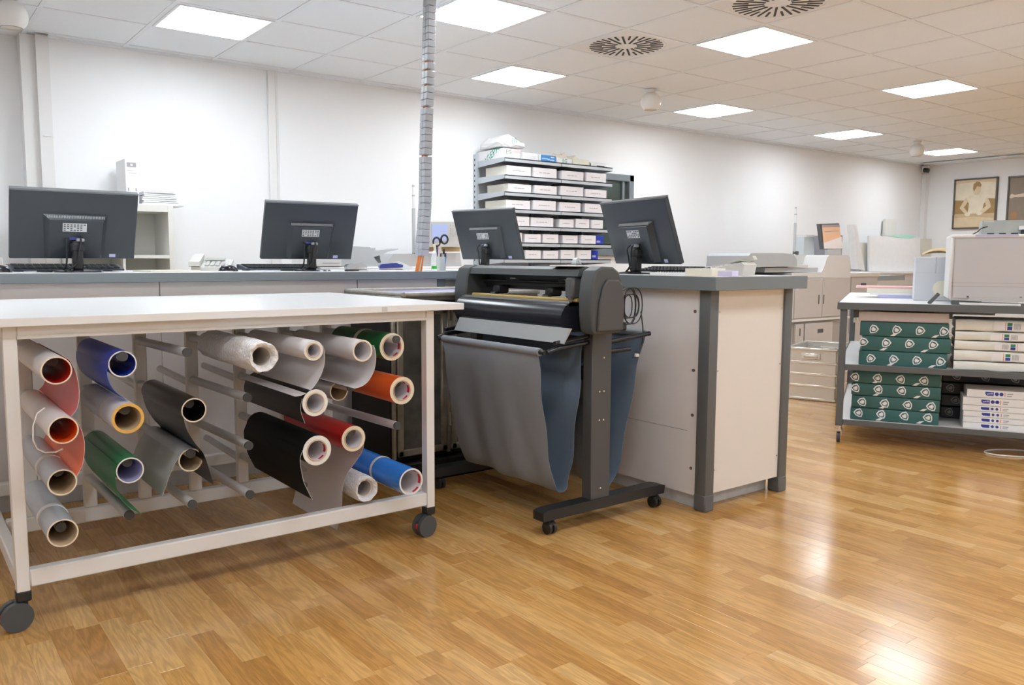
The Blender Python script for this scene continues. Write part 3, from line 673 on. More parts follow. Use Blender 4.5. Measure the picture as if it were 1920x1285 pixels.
for i in range(7):
    for j in range(12): hx.cyl((2.635+i*.016+(j % 2)*.008, 3.536, .615+j*.0215), (2.635+i*.016+(j % 2)*.008, 3.530, .615+j*.0215), .0085, .007, n=6, caps=False)
q = mc(hx, 'mesh_grille', iron_k); q['kind'] = 'stuff'
mc(MB().b2((1.93, 3.385, .905), (2.76, 3.99, .93), bev=.006), 'tray', mat('tray steel', (.33, .33, .30), .35, .3, var=.3, scale=30))
mc(MB().b2((1.955, 3.39, .93), (2.74, 3.97, .9315)), 'tray_surface', lilac)
for a, b in (((1.94, 3.37, .935), (1.94, 3.98, .935)), ((1.94, 3.37, .935), (2.75, 3.37, .935)), ((1.94, 3.98, .935), (2.75, 3.98, .935))):
    mc(MB().cyl(a, b, .012, n=10), 'tray_rim', mat('rim', (.42, .41, .37), .4, .2, var=.3, scale=40))
# ------------------------------------------------------------------ vinyl cutter on its stand
VC = thing('vinyl_cutter', 'black vinyl cutter on a wheeled stand with grey cloth catch bags', 'vinyl cutter', (2.35, 2.48, 0))
def vc(mb, n, m): return mb.build(n, m, VC, world=True)
YN, YFAR = 2.38, 3.36
capprof = [(2.185, .83), (2.20, .812), (2.385, .812), (2.402, .83), (2.408, .93), (2.395, 1.02), (2.372, 1.055), (2.33, 1.074), (2.25, 1.076), (2.205, 1.06), (2.183, 1.02), (2.172, .95), (2.174, .88)]
capprof = [(2.212+(u-2.172)*.746, v-.006*(v < .85)) for u, v in capprof]
for y0, y1 in ((YN, 2.46), (3.26, YFAR)):
    o = vc(MB().prism(capprof, y0, y1, 'Y'), 'end_cap', dkgrey)
    mo = o.modifiers.new('bevel', 'BEVEL'); mo.width = .008; mo.segments = 2; mo.limit_method = 'ANGLE'; mo.angle_limit = R(50)
ep = [(2.238, .818), (2.378, .818), (2.384, .92), (2.372, 1.0), (2.352, 1.022), (2.29, 1.025), (2.268, 1.0), (2.247, .93)]
o = vc(MB().prism(ep, YN-.012, YN+.002, 'Y'), 'end_plate', mat('end plate grey', (.075, .076, .08), .5, bump=.05, bscale=500))
mo = o.modifiers.new('bevel', 'BEVEL'); mo.width = .006; mo.segments = 2; mo.limit_method = 'ANGLE'; mo.angle_limit = R(50)
def vs(mb, n, m):
    mb.bm.transform(Matrix.Translation((.035, 0, 0))); return vc(mb, n, m)
vs(MB().prism([(2.20, 1.035), (2.21, 1.062), (2.25, 1.074), (2.37, 1.07), (2.39, 1.03), (2.37, 1.03)], 2.49, 3.26, 'Y'), 'top_cover', dkgrey)
vs(MB().prism([(2.30, .968), (2.38, .968), (2.39, 1.03), (2.30, 1.035)], 2.49, 3.26, 'Y'), 'back_wall', blk)
vs(MB().b2((2.285, 2.49, .985), (2.30, 3.26, 1.0)).cyl((2.27, 2.49, 1.005), (2.27, 3.26, 1.005), .006, n=10), 'guide_rail', blk)
vs(MB().b2((2.155, 2.49, .915), (2.38, 3.26, .93)), 'bed', mat('bed grey', (.30, .30, .29), .35))
vs(MB().cyl((2.215, 2.50, .936), (2.215, 3.25, .936), .009, n=12), 'cutting_strip', mat('yellow strip', (.60, .42, .12), .4))
vs(MB().b2((2.165, 2.5, .93), (2.18, 3.25, .935)), 'ruler', mat('silver strip', (.55, .56, .57), .25, .5))
vs(MB().prism([(2.16, .93), (2.135, .915), (2.115, .885), (2.112, .855), (2.125, .825), (2.15, .81), (2.36, .81), (2.38, .93)], 2.49, 3.26, 'Y'), 'platen', blk_gl)
for yy in (2.72, 3.1):
    pr_ = vs(MB().b2((2.235, yy-.025, .945), (2.30, yy+.025, .985), bev=.008).cyl((2.23, yy-.018, .943), (2.23, yy+.018, .943), .012), 'pinch_roller', blk)
vs(MB().b2((2.19, 2.505, .945), (2.30, 2.56, 1.03), bev=.008).cyl((2.2, 2.53, .94), (2.2, 2.53, 1.0), .012), 'tool_carriage', prn_d)
for yy, t in ((3.05, .05), (2.66, .06)):
    vs(MB().b2((2.298, yy-t, 1.008), (2.2995, yy+t, 1.011)).b2((2.298, yy-t*.4, 1.014), (2.2995, yy+t*.4, 1.018)), 'printed_mark', paper)
vs(MB().prism([(2.115, .832), (2.085, .772), (2.089, .770), (2.13, .83)], 2.44, 3.22, 'Y'), 'front_tray', mat('tray grey', (.36, .38, .39), .35))
vs(MB().b2((2.195, 2.50, 1.0755), (2.30, 2.66, 1.080)), 'display_panel', paper)
vs(MB().b2((2.205, 2.60, 1.0752), (2.31, 2.68, 1.079)), 'keypad', dkgrey)
for y in (2.455, 3.28):
    vc(MB().b2((2.29, y, .09), (2.40, y+.055, .815), bev=.003), 'post', mat('post grey', (.075, .078, .08), .45))
    vc(MB().prism([(2.03, .065), (2.73, .065), (2.735, .10), (2.70, .108), (2.06, .108), (2.03, .10)], y-.01, y+.055, 'Y'), 'foot_bar', blk)
    for x in (2.087, 2.70):
        vc(MB().cyl((x-.018, y+.02, .026), (x-.005, y+.02, .026), .026, n=24).cyl((x+.005, y+.02, .026), (x+.018, y+.02, .026), .026, n=24).b2((x-.02, y, .03), (x+.02, y+.045, .056), bev=.008).cyl((x, y+.02, .05), (x, y+.02, .07), .008), 'caster', blk)
for z, dx in ((.15, 0), (.44, 0), (.56, 0), (.70, .01)):
    for s in ((-.012, .012) if z in (.44, .56) else (0,)): vc(MB().cyl((2.345+s+dx, 2.4535, z), (2.345+s+dx, 2.4555, z), .004, n=10), 'screw', chrome)
vc(MB().b2((2.32, 2.50, .6), (2.37, 3.28, .66)), 'cross_beam', blk)
# catch bag bars and cloth
for y in (2.47, 3.27):
    vc(MB().tube([(2.06, y, .738), (2.12, y, .752), (2.29, y+.01, .765)], .0095, 10), 'bag_bracket', blk_gl)
    vc(MB().tube([(2.10, y, .772), (2.29, y+.01, .79)], .009, 10), 'bag_bracket', blk_gl)
    vc(MB().tube([(2.40, y+.01, .76), (2.64, y, .785)], .0105, 10), 'bag_bracket', blk_gl)
    vc(MB().tube([(2.40, y+.01, .72), (2.52, y, .725)], .010, 10), 'bag_bracket', blk_gl)
vc(MB().cyl((2.05, 2.47, .738), (2.05, 3.24, .738), .009, n=12), 'bag_bar', blk)
vc(MB().cyl((2.64, 2.47, .785), (2.64, 3.27, .785), .009, n=12), 'bag_bar', blk)
def bag(name, prof, y0, y1, seed, fold=.008):
    rn = random.Random(seed); pr = curve_pts(prof, 48); rows = []; nY = 34
    for i in range(nY+1):
        t = i/nY; r = []
        for j, (u, v) in enumerate(pr):
            s = j/(len(pr)-1); amp = fold*math.sin(math.pi*s)
            du = amp*(math.sin(9*t+seed)+.6*math.sin(23*t+2*s*3+seed)); dv = -.5*amp*math.sin(14*t)
            e = .006*math.sin(40*s+seed)*(i in (0, nY))
            yy = y0+(y1-y0)*t+e+.02*math.sin(math.pi*s)*(1-2*t)
            r.append((u+du, yy, v+dv))
        rows.append(r)
    o = MB().grid(rows, 0, .0018, 1).build(name, [cloth_i, cloth_o], VC, world=False, fix=False, ang=80)
    o.data.transform(XF[VC.name].inverted()); return o
bag('front_bag', [(2.046, .738), (2.052, .66), (2.075, .50), (2.105, .33), (2.14, .19), (2.18, .145), (2.215, .17), (2.235, .26), (2.25, .42), (2.268, .60), (2.275, .77)], 2.50, 3.20, 1)
bag('rear_bag', [(2.425, .77), (2.425, .60), (2.42, .40), (2.415, .24), (2.43, .15), (2.455, .125), (2.495, .16), (2.54, .30), (2.58, .50), (2.62, .68), (2.645, .785)], 2.50, 3.20, 4)
vc(MB().pipe((2.05, 2.50, .738), (2.05, 3.20, .738), .0165, .0095, n=20, jit=.05), 'bag_hem', cloth_o)
vc(MB().pipe((2.64, 2.50, .785), (2.64, 3.20, .785), .0145, .0095, n=20, jit=.05), 'bag_hem', cloth_o)
# coiled cables behind the cutter
cc = thing('cable_coil', 'bundle of thin black cables hanging behind the cutter end cap', 'cable', (2.545, 2.50, .80))
for k in range(6):
    rx = .035+.012*(k % 3); rzz = .055+.014*((k*2) % 4); ox = .012*k-.02
    MB().tube([(ox+rx*math.cos(a), .004*k, .105+rzz*math.sin(a)+.004*math.sin(3*a)) for a in [2*math.pi*j/28 for j in range(28)]], .0026, 6, closed=True).build('loop', blk, cc)
MB().tube(curve3([(.07, 0, .08), (.085, 0, 0), (.08, 0, -.06), (.05, 0, -.10)]), .0026, 6).build('loose_end', blk, cc)
MB().box((.05, 0, -.11), (.02, .012, .014), bev=.002).build('plug', paper, cc)
ps = thing('power_strip', 'black power strip below the cable bundle behind the cutter', 'power strip', (2.48, 2.56, .81))
MB().box((.03, 0, .005), (.12, .05, .035), bev=.006).build('body', blk, ps)
for i in range(3): MB().cyl((-.005+.035*i, -.026, .005), (-.005+.035*i, -.024, .005), .012).build('socket', prn_d, ps)
# ------------------------------------------------------------------ wall shelf with paper boxes
SH = thing('wall_shelf', 'grey metal shelving on the back wall holding rows of white paper boxes', 'shelf', (5.05, WY, 0))
def sh(mb, n, m): return mb.build(n, m, SH, world=True)
YS = 5.86; SX = (4.39, 5.045, 5.70); ZS = [1.995, 1.847, 1.70, 1.553, 1.404, 1.257, 1.11, .96, .80]
for x in SX:
    po = sh(MB().b2((x-.02, WY-.05, 0), (x+.02, WY, 2.06), bev=.002), 'post', shelf_m)
    sl = MB()
    for i in range(26): sl.b2((x-.021, WY-.035, .8+i*.048), (x-.0195, WY-.02, .82+i*.048))
    q = sl.build('post_slots', prn_d, SH, world=True); q['kind'] = 'stuff'
for z in ZS:
    for k in (0, 1):
        x0, x1 = SX[k], SX[k+1]
        sf = sh(MB().b2((x0+.004, YS, z-.008), (x1-.004, WY-.02, z)).b2((x0+.004, YS, z-.034), (x1-.004, YS+.006, z)), 'shelf_board', shelf_m)
    for x in SX: sh(MB().prism([(YS+.01, z), (WY-.02, z), (WY-.02, z-.06), (YS+.01, z-.034)], x-.003, x+.003, 'X'), 'bracket', shelf_m)
ORD = ['top', 'second', 'third', 'fourth', 'fifth', 'sixth', 'seventh']; POSN = ['leftmost', 'second from left', 'third from left', 'fourth from left', 'fifth from left', 'sixth from left']
ROWS = {1: [(951, 996), (1001, 1044), (1054, 1094), (1099, 1136)], 2: [(954, 997), (1003, 1044), (1052, 1094), (1098, 1137)], 3: [(950, 995), (1000, 1042), (1050, 1089), (1097, 1130)], 4: [(962, 993), (997, 1039), (1050, 1077), (1081, 1106), (1110, 1131)], 5: [(952, 980), (985, 1015), (1019, 1048), (1057, 1085), (1091, 1118)], 6: [(948, 978), (986, 1015), (1020, 1048), (1053, 1079), (1084, 1110)]}
rb = random.Random(5)
for r_, L_ in ROWS.items():
    for k, (pa, pb) in enumerate(L_):
        x0 = at(pa, 400, y=YS+.012).x; x1 = at(pb, 400, y=YS+.012).x; z = ZS[r_]; h = rb.uniform(.074, .088)
        o = thing('paper_box', 'white paper box on the %s shelf from the top, %s' % (ORD[r_], POSN[k]), 'box', ((x0+x1)/2, YS+.012+rb.uniform(0, .01), z), 0, 'white boxes on the wall shelf')
        w_ = x1-x0
        MB().box((0, .16, h/2), (w_, .32, h), bev=.002).build('carton', box_w if k else box_side, o)
        MB().box((0, -.0006, h/2), (w_-.004, .0012, h-.004)).build('front_label', box_w, o)
        pr_ = MB(); n = rb.choice((3, 4, 5)); t = 0
        for i in range(n): wd = w_*.5/n*rb.uniform(.7, .95); pr_.box((-w_*.27+i*w_*.5/n+wd/2, -.0014, h*.5), (wd, .0006, .006))
        pr_.build('label_print', grey_ink, o)
def topbox(name, lab, pa, pb, ptop, depth, m=paper, dy=.03, tilt=0, z=None):
    z = ZS[0] if z is None else z
    x0 = at(pa, 290, y=YS+dy).x; x1 = at(pb, 290, y=YS+dy).x; h = at((pa+pb)/2, ptop, y=YS+dy).z-z
    o = thing(name, lab, 'box', ((x0+x1)/2, YS+dy, z)); MB().box((0, depth/2, h/2), (x1-x0, depth, h), tilt, bev=.003).build('carton', m, o); return o, x1-x0, h
o, w_, h = topbox('carton', 'large white carton with slanted green lettering, left end of the top shelf', 944, 976, 279, .40)
t = tobj('lettering', T_IGEPA, green_ink, o, Matrix.Translation((-w_/2-.001, .17, h*.5)) @ Matrix.Rotation(R(-90), 4, 'Z') @ FACE_NY @ Matrix.Rotation(R(30), 4, 'Z'))
tobj('lettering', T_EG, green_ink, o, Matrix.Translation((-w_*.2, -.001, h*.62)) @ FACE_NY)
MB().box((0, -.0006, h-.02), (w_, .001, .03)).build('pink_tape', mat('pink tape', (.75, .55, .52), .6), o)
z2 = ZS[0]+h
b2 = thing('paper_parcel', 'crumpled white paper parcel on top of the green lettered carton', 'parcel', (o.location.x+.02, YS+.03, z2+.016))
g = []
for i in range(9):
    r = []
    for j in range(11):
        u, v = i/8, j/10; hh = .10*min(1, 5*min(u, 1-u)+.15)*min(1, 6*min(v, 1-v)+.15)
        r.append((-.13+.27*v, .36*u, hh+.014*math.sin(7*u+11*v)+.012*math.cos(13*v)))
    g.append(r)
m_ = MB().grid(g).b2((-.125, .01, 0), (.135, .35, .05), bev=.01); m_.build('wrapping', paper, b2)
tobj('lettering', T_EG, green_ink, b2, Matrix.Translation((0, -.004, .055)) @ FACE_NY)
o, w_, h = topbox('carton', 'small white box with grey framed label on the top shelf', 981, 1009, 287, .25); MB().box((0, -.001, h*.42), (w_*.75, .001, h*.5)).build('front_label', mat('pale grey label', (.70, .70, .72), .6), o)
o, w_, h = topbox('carton', 'bright blue and white labelled box in the middle of the top shelf', 1013, 1043, 291, .25); MB().box((0, -.001, h*.5), (w_*.94, .0012, h*.92)).build('front_label', mat('sky blue label', (.05, .25, .62), .5), o); MB().box((-w_*.22, -.0022, h*.42), (w_*.36, .0008, h*.16)).box((w_*.02, -.0022, h*.36), (w_*.12, .0008, h*.2)).box((w_*.26, -.0022, h*.7), (w_*.22, .0008, h*.2)).box((w_*.24, -.0022, h*.28), (w_*.26, .0008, h*.2)).build('label_print', mat('pale blue print', (.55, .72, .92), .5), o)
o, w_, h = topbox('carton', 'opened white box with green print and crumpled paper on the top shelf', 1045, 1073, 297, .3); tobj('lettering', T_EG, green_ink, o, Matrix.Translation((0, -.001, h*.45)) @ FACE_NY)
cr_ = MB()
for i in range(6): cr_.box((-.06+i*.025, .06+.03*(i % 3), h+.012), (.06, .08, .05), Matrix.Rotation(.5*i, 4, 'X') @ Matrix.Rotation(.7*i, 4, 'Z'))
cr_.build('crumpled_paper', mat('kraft light', (.70, .64, .55), .8), o)
o, w_, h = topbox('carton', 'plain cream box with a peaked flap on the top shelf', 1075, 1105, 299, .3, paper_c); MB().prism([(-.06, h), (.06, h), (.0, h+.045)], .08, .2, 'Y').build('flap', paper_c, o)
o, w_, h = topbox('carton', 'flat white box with black corner at the right end of the top shelf', 1107, 1138, 305, .25); MB().b2((-w_*.1, -.001, .0), (w_*.35, .001, .012)).b2((-w_/2, -.001, 0), (-w_/2+.008, .001, h*.7)).build('black_edge', blk, o)
for i, (pa, pb, z, m) in enumerate(((1118, 1131, ZS[5], v_bl), (1112, 1121, ZS[6], v_bl))):
    q = at(pa, 450, y=YS+.2); q2 = at(pb, 450, y=YS+.2); o = thing('blue_box', ('dark blue box at the right of the sixth shelf', 'small dark blue box at the right of the seventh shelf')[i], 'box', ((q.x+q2.x)/2, YS+.22, z)); MB().box((0, .06, .045), (q2.x-q.x+.05, .12, .09), bev=.003).build('carton', m, o); MB().box((0, -.001, .03), (.05, .001, .02)).build('front_label', lilac, o)
# ------------------------------------------------------------------ white bookcase, binder, left odds and ends
BK = thing('bookcase', 'white open bookcase against the back wall behind the far left monitor', 'bookcase', (1.0, 6.1, 0))
def bk(mb, n): return mb.build(n, sage, BK, world=True)
by0, by1 = 5.94, 6.32; bx0, bx1 = .98, 1.615; zt = at(328, 386, y=by0).z
for x in (bx0, bx1-.035): bk(MB().b2((x, by0, 0), (x+.035, by1, zt), bev=.001), 'side')
bk(MB().b2((1.285, by0+.005, 0), (1.30, by1, zt-.05)), 'divider')
zs_ = [.04, .40, .75, 1.10, zt-.045]
for z in zs_: bk(MB().b2((bx0+.035, by0+.003, z), (bx1-.035, by1, z+(.045 if z == zs_[-1] else .022))), 'shelf_board')
bk(MB().b2((bx0, by1-.01, 0), (bx1, by1-.004, zt)), 'back_panel')
bn = thing('binder', 'white lever arch binder standing on the white bookcase', 'binder', (at(246, 300, y=6.0).x, 6.0, zt))
hb = at(246, 298, y=6.0).z-zt
MB().box((0, .13, hb/2), (.082, .26, hb), bev=.003).build('cover', paper, bn); MB().box((0, -.001, hb*.87), (.058, .001, .030)).build('spine_mark', grey_ink, bn)
MB().box((0, -.0018, hb*.87), (.014, .001, .012)).build('spine_symbol', paper, bn)
MB().cyl((.0, -.003, .035), (.0, .0, .035), .012).build('finger_hole', blk, bn)
for s in (-1, 1): MB().box((s*.024, -.001, .10), (.007, .001, .02)).build('rivet_slot', grey_ink, bn)
MB().box((-.01, -.001, hb*.74), (.04, .0008, .006)).box((.004, -.001, hb*.69), (.05, .0008, .006)).build('spine_print', mat('pale print', (.66, .66, .68), .6), bn)
pt = thing('paper_tray', 'stack of white papers and envelopes on the bookcase beside the binder', 'paper stack', (at(292, 380, y=6.0).x+.035, 6.0, zt))
MB().box((0, .12, .004), (.30, .24, .008)).build('tray', prn_w, pt)
for i in range(7): MB().box((.004*math.sin(i*2.1), .11+.003*math.cos(i), .014+i*.0125), (.235-.004*i, .20, .010), .03*math.sin(i*1.7)).build('sheet', paper, pt)
MB().prism([(-.10, .101), (.10, .101), (.07, .085), (-.07, .085)], .005, .008, 'Y').build('envelope_flap', lam_pk, pt)
# cabinet with trays at the very left
LCB = thing('tray_cabinet', 'grey and white stacked paper trays at the left edge of the picture', 'paper tray', (.30, 6.0, 0))
xl = .26; xr_ = .62
MB().b2((-.25, -.05, 0), (.30, .35, 1.10), bev=.003).build('base', prn_w, LCB)
for i, (z, h, m) in enumerate(((1.10, .05, paper), (1.155, .06, paper), (1.22, .035, blue_ink), (1.26, .06, prn_w), (1.325, .045, prn_g), (1.375, .03, prn_w), (1.41, .04, prn_g))): MB().b2((-.25, -.03-.01*(i % 2), z), (.28-.012*i, .3, z+h-.003), bev=.002).build('tray', m, LCB)
MB().prism([(-.25, 1.45), (.20, 1.45), (.10, 1.50), (-.25, 1.52)], -.03, .28, 'Y').build('lid', prn_g, LCB)
# ------------------------------------------------------------------ copiers behind the counter
CA = thing('copier', 'grey office copier with document feeder behind the second monitor', 'copier', (at(690, 500, y=5.25).x, 5.25, 0))
cx = CA.location.x
def cpx(a, b, y=5.25): q = at(a, b, y=y); return (q.x-cx, q.z)
MB().b2((-.40, .0, 0), (.30, .44, cpx(690, 500)[1]), bev=.01).build('body', prn_w, CA)
MB().prism([cpx(*p) for p in ((632, 499), (632, 488), (655, 486), (658, 464), (661, 462), (696, 463), (699, 468), (703, 482), (711, 493), (720, 495.5), (762, 495.5), (762, 500))], .02, .43, 'Y').build('document_feeder', prn_g, CA)
MB().prism([cpx(*p) for p in ((700, 466), (714, 465), (714, 470), (757, 466), (757, 468), (738, 472), (725, 478), (704, 484))], .08, .40, 'Y').build('input_tray', prn_g, CA)
MB().prism([cpx(*p) for p in ((704, 484), (724, 478), (727, 493), (713, 494))], .1, .46, 'Y').build('output_slot', prn_d, CA)
MB().prism([cpx(*p) for p in ((594, 499), (594, 487), (640, 487), (640, 499))], .0, .43, 'Y').build('side_unit', prn_w, CA)
MB().b2((cpx(605, 493)[0], -.002, cpx(605, 494)[1]), (cpx(638, 493)[0], .004, cpx(605, 493)[1])).build('slot_line', grey_ink, CA)
CB = thing('copier', 'office copier with blue touch panel behind the cable spine', 'copier', (at(820, 470, y=5.74).x, 5.74, 0)); cx = CB.location.x
def cq(a, b): q = at(a, b, y=5.74); return (q.x-cx, q.z)
MB().prism([cq(*p) for p in ((728, 500), (731, 487), (740, 476), (800, 476), (865, 474), (868, 500))], .02, .5, 'Y').build('lid', prn_g, CB)
MB().b2((cq(728, 500)[0], .0, 0), (cq(868, 500)[0], .5, cq(800, 500)[1]), bev=.01).build('body', prn_w, CB)
pn = MB().prism([cq(*p) for p in ((783, 463), (786, 419), (789, 416), (851, 416), (858, 425), (861, 463))], -.02, .01, 'Y').build('control_panel', mat('panel grey', (.52, .52, .50), .5), CB)
MB().prism([cq(*p) for p in ((807, 452), (807, 421), (837, 421), (837, 452))], -.024, -.019, 'Y').build('touch_screen', mat('touch screen', (.35, .42, .68), .3, emit=.12), pn)
kp = MB()
for i in range(3):
    for j in range(5): q = cq(843+i*5, 423+j*5); kp.box((q[0], -.022, q[1]), (.012, .004, .010))
q = kp.build('buttons', prn_g, pn); q['kind'] = 'stuff'
MB().prism([cq(*p) for p in ((806, 472), (806, 463), (866, 463), (866, 472))], .03, .08, 'Y').build('panel_arm', mat('tan arm', (.48, .36, .20), .6), CB)
def stick(lab, px, ptop, pmid, pbot, y):
    q = at(px, pbot, y=y); o = thing('signal_pole', lab, 'signal pole', (q.x, y, q.z)); z1 = at(px, pmid, y=y).z-q.z; z2 = at(px, ptop, y=y).z-q.z
    MB().b2((-.012, -.012, 0), (.012, .012, z1), bev=.003).build('pole', prn_g, o); MB().cyl((0, 0, z1), (0, 0, z2), .010).build('lamp', mat('clear lamp', (.86, .87, .87), .2), o)
    for t in (.5, .9): MB().cyl((0, 0, z1+(z2-z1)*t), (0, 0, z1+(z2-z1)*t+.012), .0125).build('ring', prn_g, o)
    MB().b2((-.012, -.012, -.03), (.07, .012, .012), bev=.004).build('foot', prn_d, o); return o
stick('slim grey signal pole standing left of the cable spine', 776, 346, 391, 476, 5.95)
# ------------------------------------------------------------------ digital press on the right
PY = 4.9
DP = thing('digital_press', 'large warm grey digital printing press behind the right counter', 'printing press', (at(1540, 600, y=PY).x, PY, 0)); dx0 = DP.location.x
def dq(a, b, y=PY): q = at(a, b, y=y); return (q.x-dx0, q.z)
xa, xb = dq(1405, 560)[0], dq(1592, 560)[0]; xm = dq(1540, 560)[0]; xc = dq(1660, 560)[0]
ztop = dq(1500, 516)[1]; zd = dq(1540, 521)[1]; zl = dq(1540, 597)[1]
MB().b2((xa, .02, .02), (xb, .85, zl), bev=.01).build('lower_body', mat('press dark grey', (.42, .40, .385), .5), DP)
MB().b2((xa, 0, zl), (xb, .85, ztop), bev=.006).build('upper_body', prn_p, DP)
for a, b in ((dq(1488, 560)[0]-.55, dq(1488, 560)[0]-.01), (dq(1488, 560)[0], xm-.004), (xm+.004, xb-.006)):
    d = MB().b2((a, -.014, zl+.015), (b, 0, zd), bev=.004).build('door', prn_p, DP)
for px_ in (1533, 1542): q = dq(px_, 560); MB().b2((q[0]-.008, -.018, dq(px_, 570)[1]), (q[0]+.008, -.013, dq(px_, 553)[1]), bev=.002).build('door_handle', prn_d, DP)
for a, b in ((1490, 1506), (1508, 1560)):
    d = MB().b2((dq(a, 620)[0]+.005, -.012, .06), (dq(b, 620)[0]-.005, .02, zl-.045), bev=.005).build('drawer', prn_p, DP)
q = dq(1536, 620); MB().b2((q[0]-.05, -.016, dq(1536, 624)[1]), (q[0]+.05, -.011, dq(1536, 617)[1])).build('drawer_grip', prn_d, DP)
q = dq(1498, 620); MB().b2((q[0]-.01, -.016, dq(1498, 630)[1]), (q[0]+.006, -.011, dq(1498, 616)[1])).build('drawer_grip', prn_d, DP)
MB().b2((xa, -.02, zl-.02), (xb, .0, zl+.004), bev=.004).build('ledge', frame_w, DP)
MB().prism([dq(*p) for p in ((1482, 521), (1482, 512), (1538, 511), (1543, 500), (1549, 482), (1553, 478.5), (1587, 478.5), (1591, 482), (1592, 521))], -.016, .8, 'Y').build('hood', prn_w, DP)
MB().prism([dq(*p) for p in ((1500, 505), (1503, 479), (1552, 478), (1546, 505))], .25, .84, 'Y').build('rear_hood', mat('hood cream', (.70, .70, .66), .5), DP)
MB().prism([dq(*p) for p in ((1440, 511), (1442, 502), (1540, 502), (1538, 511))], .04, .6, 'Y').build('glass_deck', prn_g, DP)
MB().prism([dq(*p) for p in ((1402, 501), (1404, 480), (1408, 475), (1470, 475), (1488, 477), (1494, 487), (1494, 500))], .0, .5, 'Y').build('scanner_head', mat('scanner blue grey', (.47, .50, .52), .45), DP)
MB().prism([dq(*p) for p in ((1480, 501), (1480, 498), (1518, 497), (1518, 501))], .02, .45, 'Y').build('paper_shelf', prn_w, DP)
MB().prism([dq(*p) for p in ((1486, 484), (1508, 477), (1509, 479), (1490, 490))], .1, .4, 'Y').build('feed_tray', prn_w, DP)
MB().b2((xb+.01, .1, .02), (xc, .8, dq(1640, 519)[1]), bev=.01).build('finisher', prn_p, DP)
MB().b2((xb, .08, dq(1640, 520)[1]), (xc+.01, .82, dq(1640, 511)[1]), bev=.01).build('finisher_top', prn_w, DP)
MB().b2((dq(1611, 530)[0]-.004, .093, .3), (dq(1611, 530)[0]+.004, .1, dq(1611, 521)[1])).build('seam', grey_ink, DP)
q = dq(1634, 534); MB().b2((q[0]-.05, .09, q[1]-.016), (q[0]+.05, .098, q[1]+.016)).build('finisher_grip', prn_d, DP)
MB().prism([dq(*p) for p in ((1659, 527), (1661, 519), (1720, 516), (1720, 526))], .15, .7, 'Y').build('output_tray', mat('tray blue grey', (.33, .37, .40), .5), DP)
q = dq(1493, 539); MB().b2((q[0]-.03, -.017, q[1]-.035), (q[0]+.02, -.0145, q[1]+.035)).build('sticker', mat('lavender sticker', (.66, .62, .80), .6), DP)
PYB = PY+.30
def onpress(nm, lab, cat, poly, d0, d1, m):
    x = sum(at(a, b, y=PYB).x for a, b in poly)/len(poly); z = min(at(a, b, y=PYB).z for a, b in poly)
    if nm != 'toner_box': z = max(z, dq(1560, 478.5)[1]+.002)
    o = thing(nm, lab, cat, (x, PYB, z)); MB().prism([(at(a, b, y=PYB).x-x, max(0, at(a, b, y=PYB).z-z)) for a, b in poly], d0, d1, 'Y').build('body', m, o); return o, x, z
o, x, z = onpress('control_box', 'pale grey upright box on the press left of its touch screen', 'box', ((1522, 479), (1523, 444), (1542, 444), (1542, 479)), .1, .2, mat('pale blue grey', (.60, .64, .65), .5)); MB().b2((-.08, .08, at(1520, 444, y=PYB).z-z), (.07, .22, at(1520, 442, y=PYB).z-z+.01)).build('lid', prn_w, o)
ts = thing('touch_screen', 'tilted touch screen showing an orange page on the printing press', 'screen', (at(1558, 478, y=PYB-.02).x, PYB-.02, at(1558, 478, y=PYB-.02).z)); x, z = ts.location.x, ts.location.z
def tq(a, b): q = at(a, b, y=PYB-.02); return (q.x-x, q.z-z)
MB().prism([tq(*p) for p in ((1537, 420), (1573, 419), (1580, 467), (1543, 468))], 0, .04, 'Y').build('housing', prn_d, ts)
MB().prism([tq(*p) for p in ((1541, 421.5), (1573, 421), (1579, 466.5), (1545, 466.5))], -.004, .0, 'Y').build('display', mat('screen page', (.80, .50, .32), .4, emit=.12), ts)
MB().prism([tq(*p) for p in ((1541, 421.5), (1573, 421), (1574, 426), (1541.5, 426.5))], -.006, -.004, 'Y').build('toolbar', mat('screen grey', (.45, .42, .46), .4), ts)
MB().prism([tq(*p) for p in ((1544, 456), (1577, 444), (1579, 466.5), (1545, 466.5))], -.006, -.004, 'Y').build('page_white', mat('screen white', (.85, .80, .79), .4, emit=.08), ts)
MB().prism([tq(*p) for p in ((1545, 434), (1571, 432.5), (1571, 434), (1545, 435.5))], -.006, -.004, 'Y').build('page_line', prn_g, ts)
MB().prism([tq(*p) for p in ((1551, 478), (1551, 466), (1577, 466), (1577, 478))], .0, .03, 'Y').build('stand', mat('pale blue grey', (.6, .64, .65), .5), ts)
o, x, z = onpress('computer_tower', 'dark grey upright case behind the press touch screen', 'computer', ((1579, 480), (1582, 441), (1595, 441), (1593, 484)), .1, .45, mat('tower grey', (.33, .32, .345), .5)); q = at(1588, 463, y=PYB); MB().b2((q.x-x-.03, .097, q.z-z-.03), (q.x-x+.02, .101, q.z-z+.03)).build('sticker', mat('pink sticker', (.75, .6, .66), .6), o)
o, x, z = onpress('toner_box', 'lilac grey box with round white emblem on the right end of the press', 'box', ((1591, 510), (1592, 486), (1608, 485), (1607, 510)), .1, .4, mat('lilac grey', (.52, .53, .62), .6)); q = at(1601, 502, y=PYB); MB().cyl((q.x-x, .097, q.z-z), (q.x-x, .1, q.z-z), .035).build('emblem', paper, o); MB().cyl((q.x-x, .094, q.z-z), (q.x-x, .097, q.z-z), .014).build('emblem_centre', grey_ink, o)
stick('slim signal pole rising from the left of the printing press', 1489, 388, 418, 473, PY+.35)
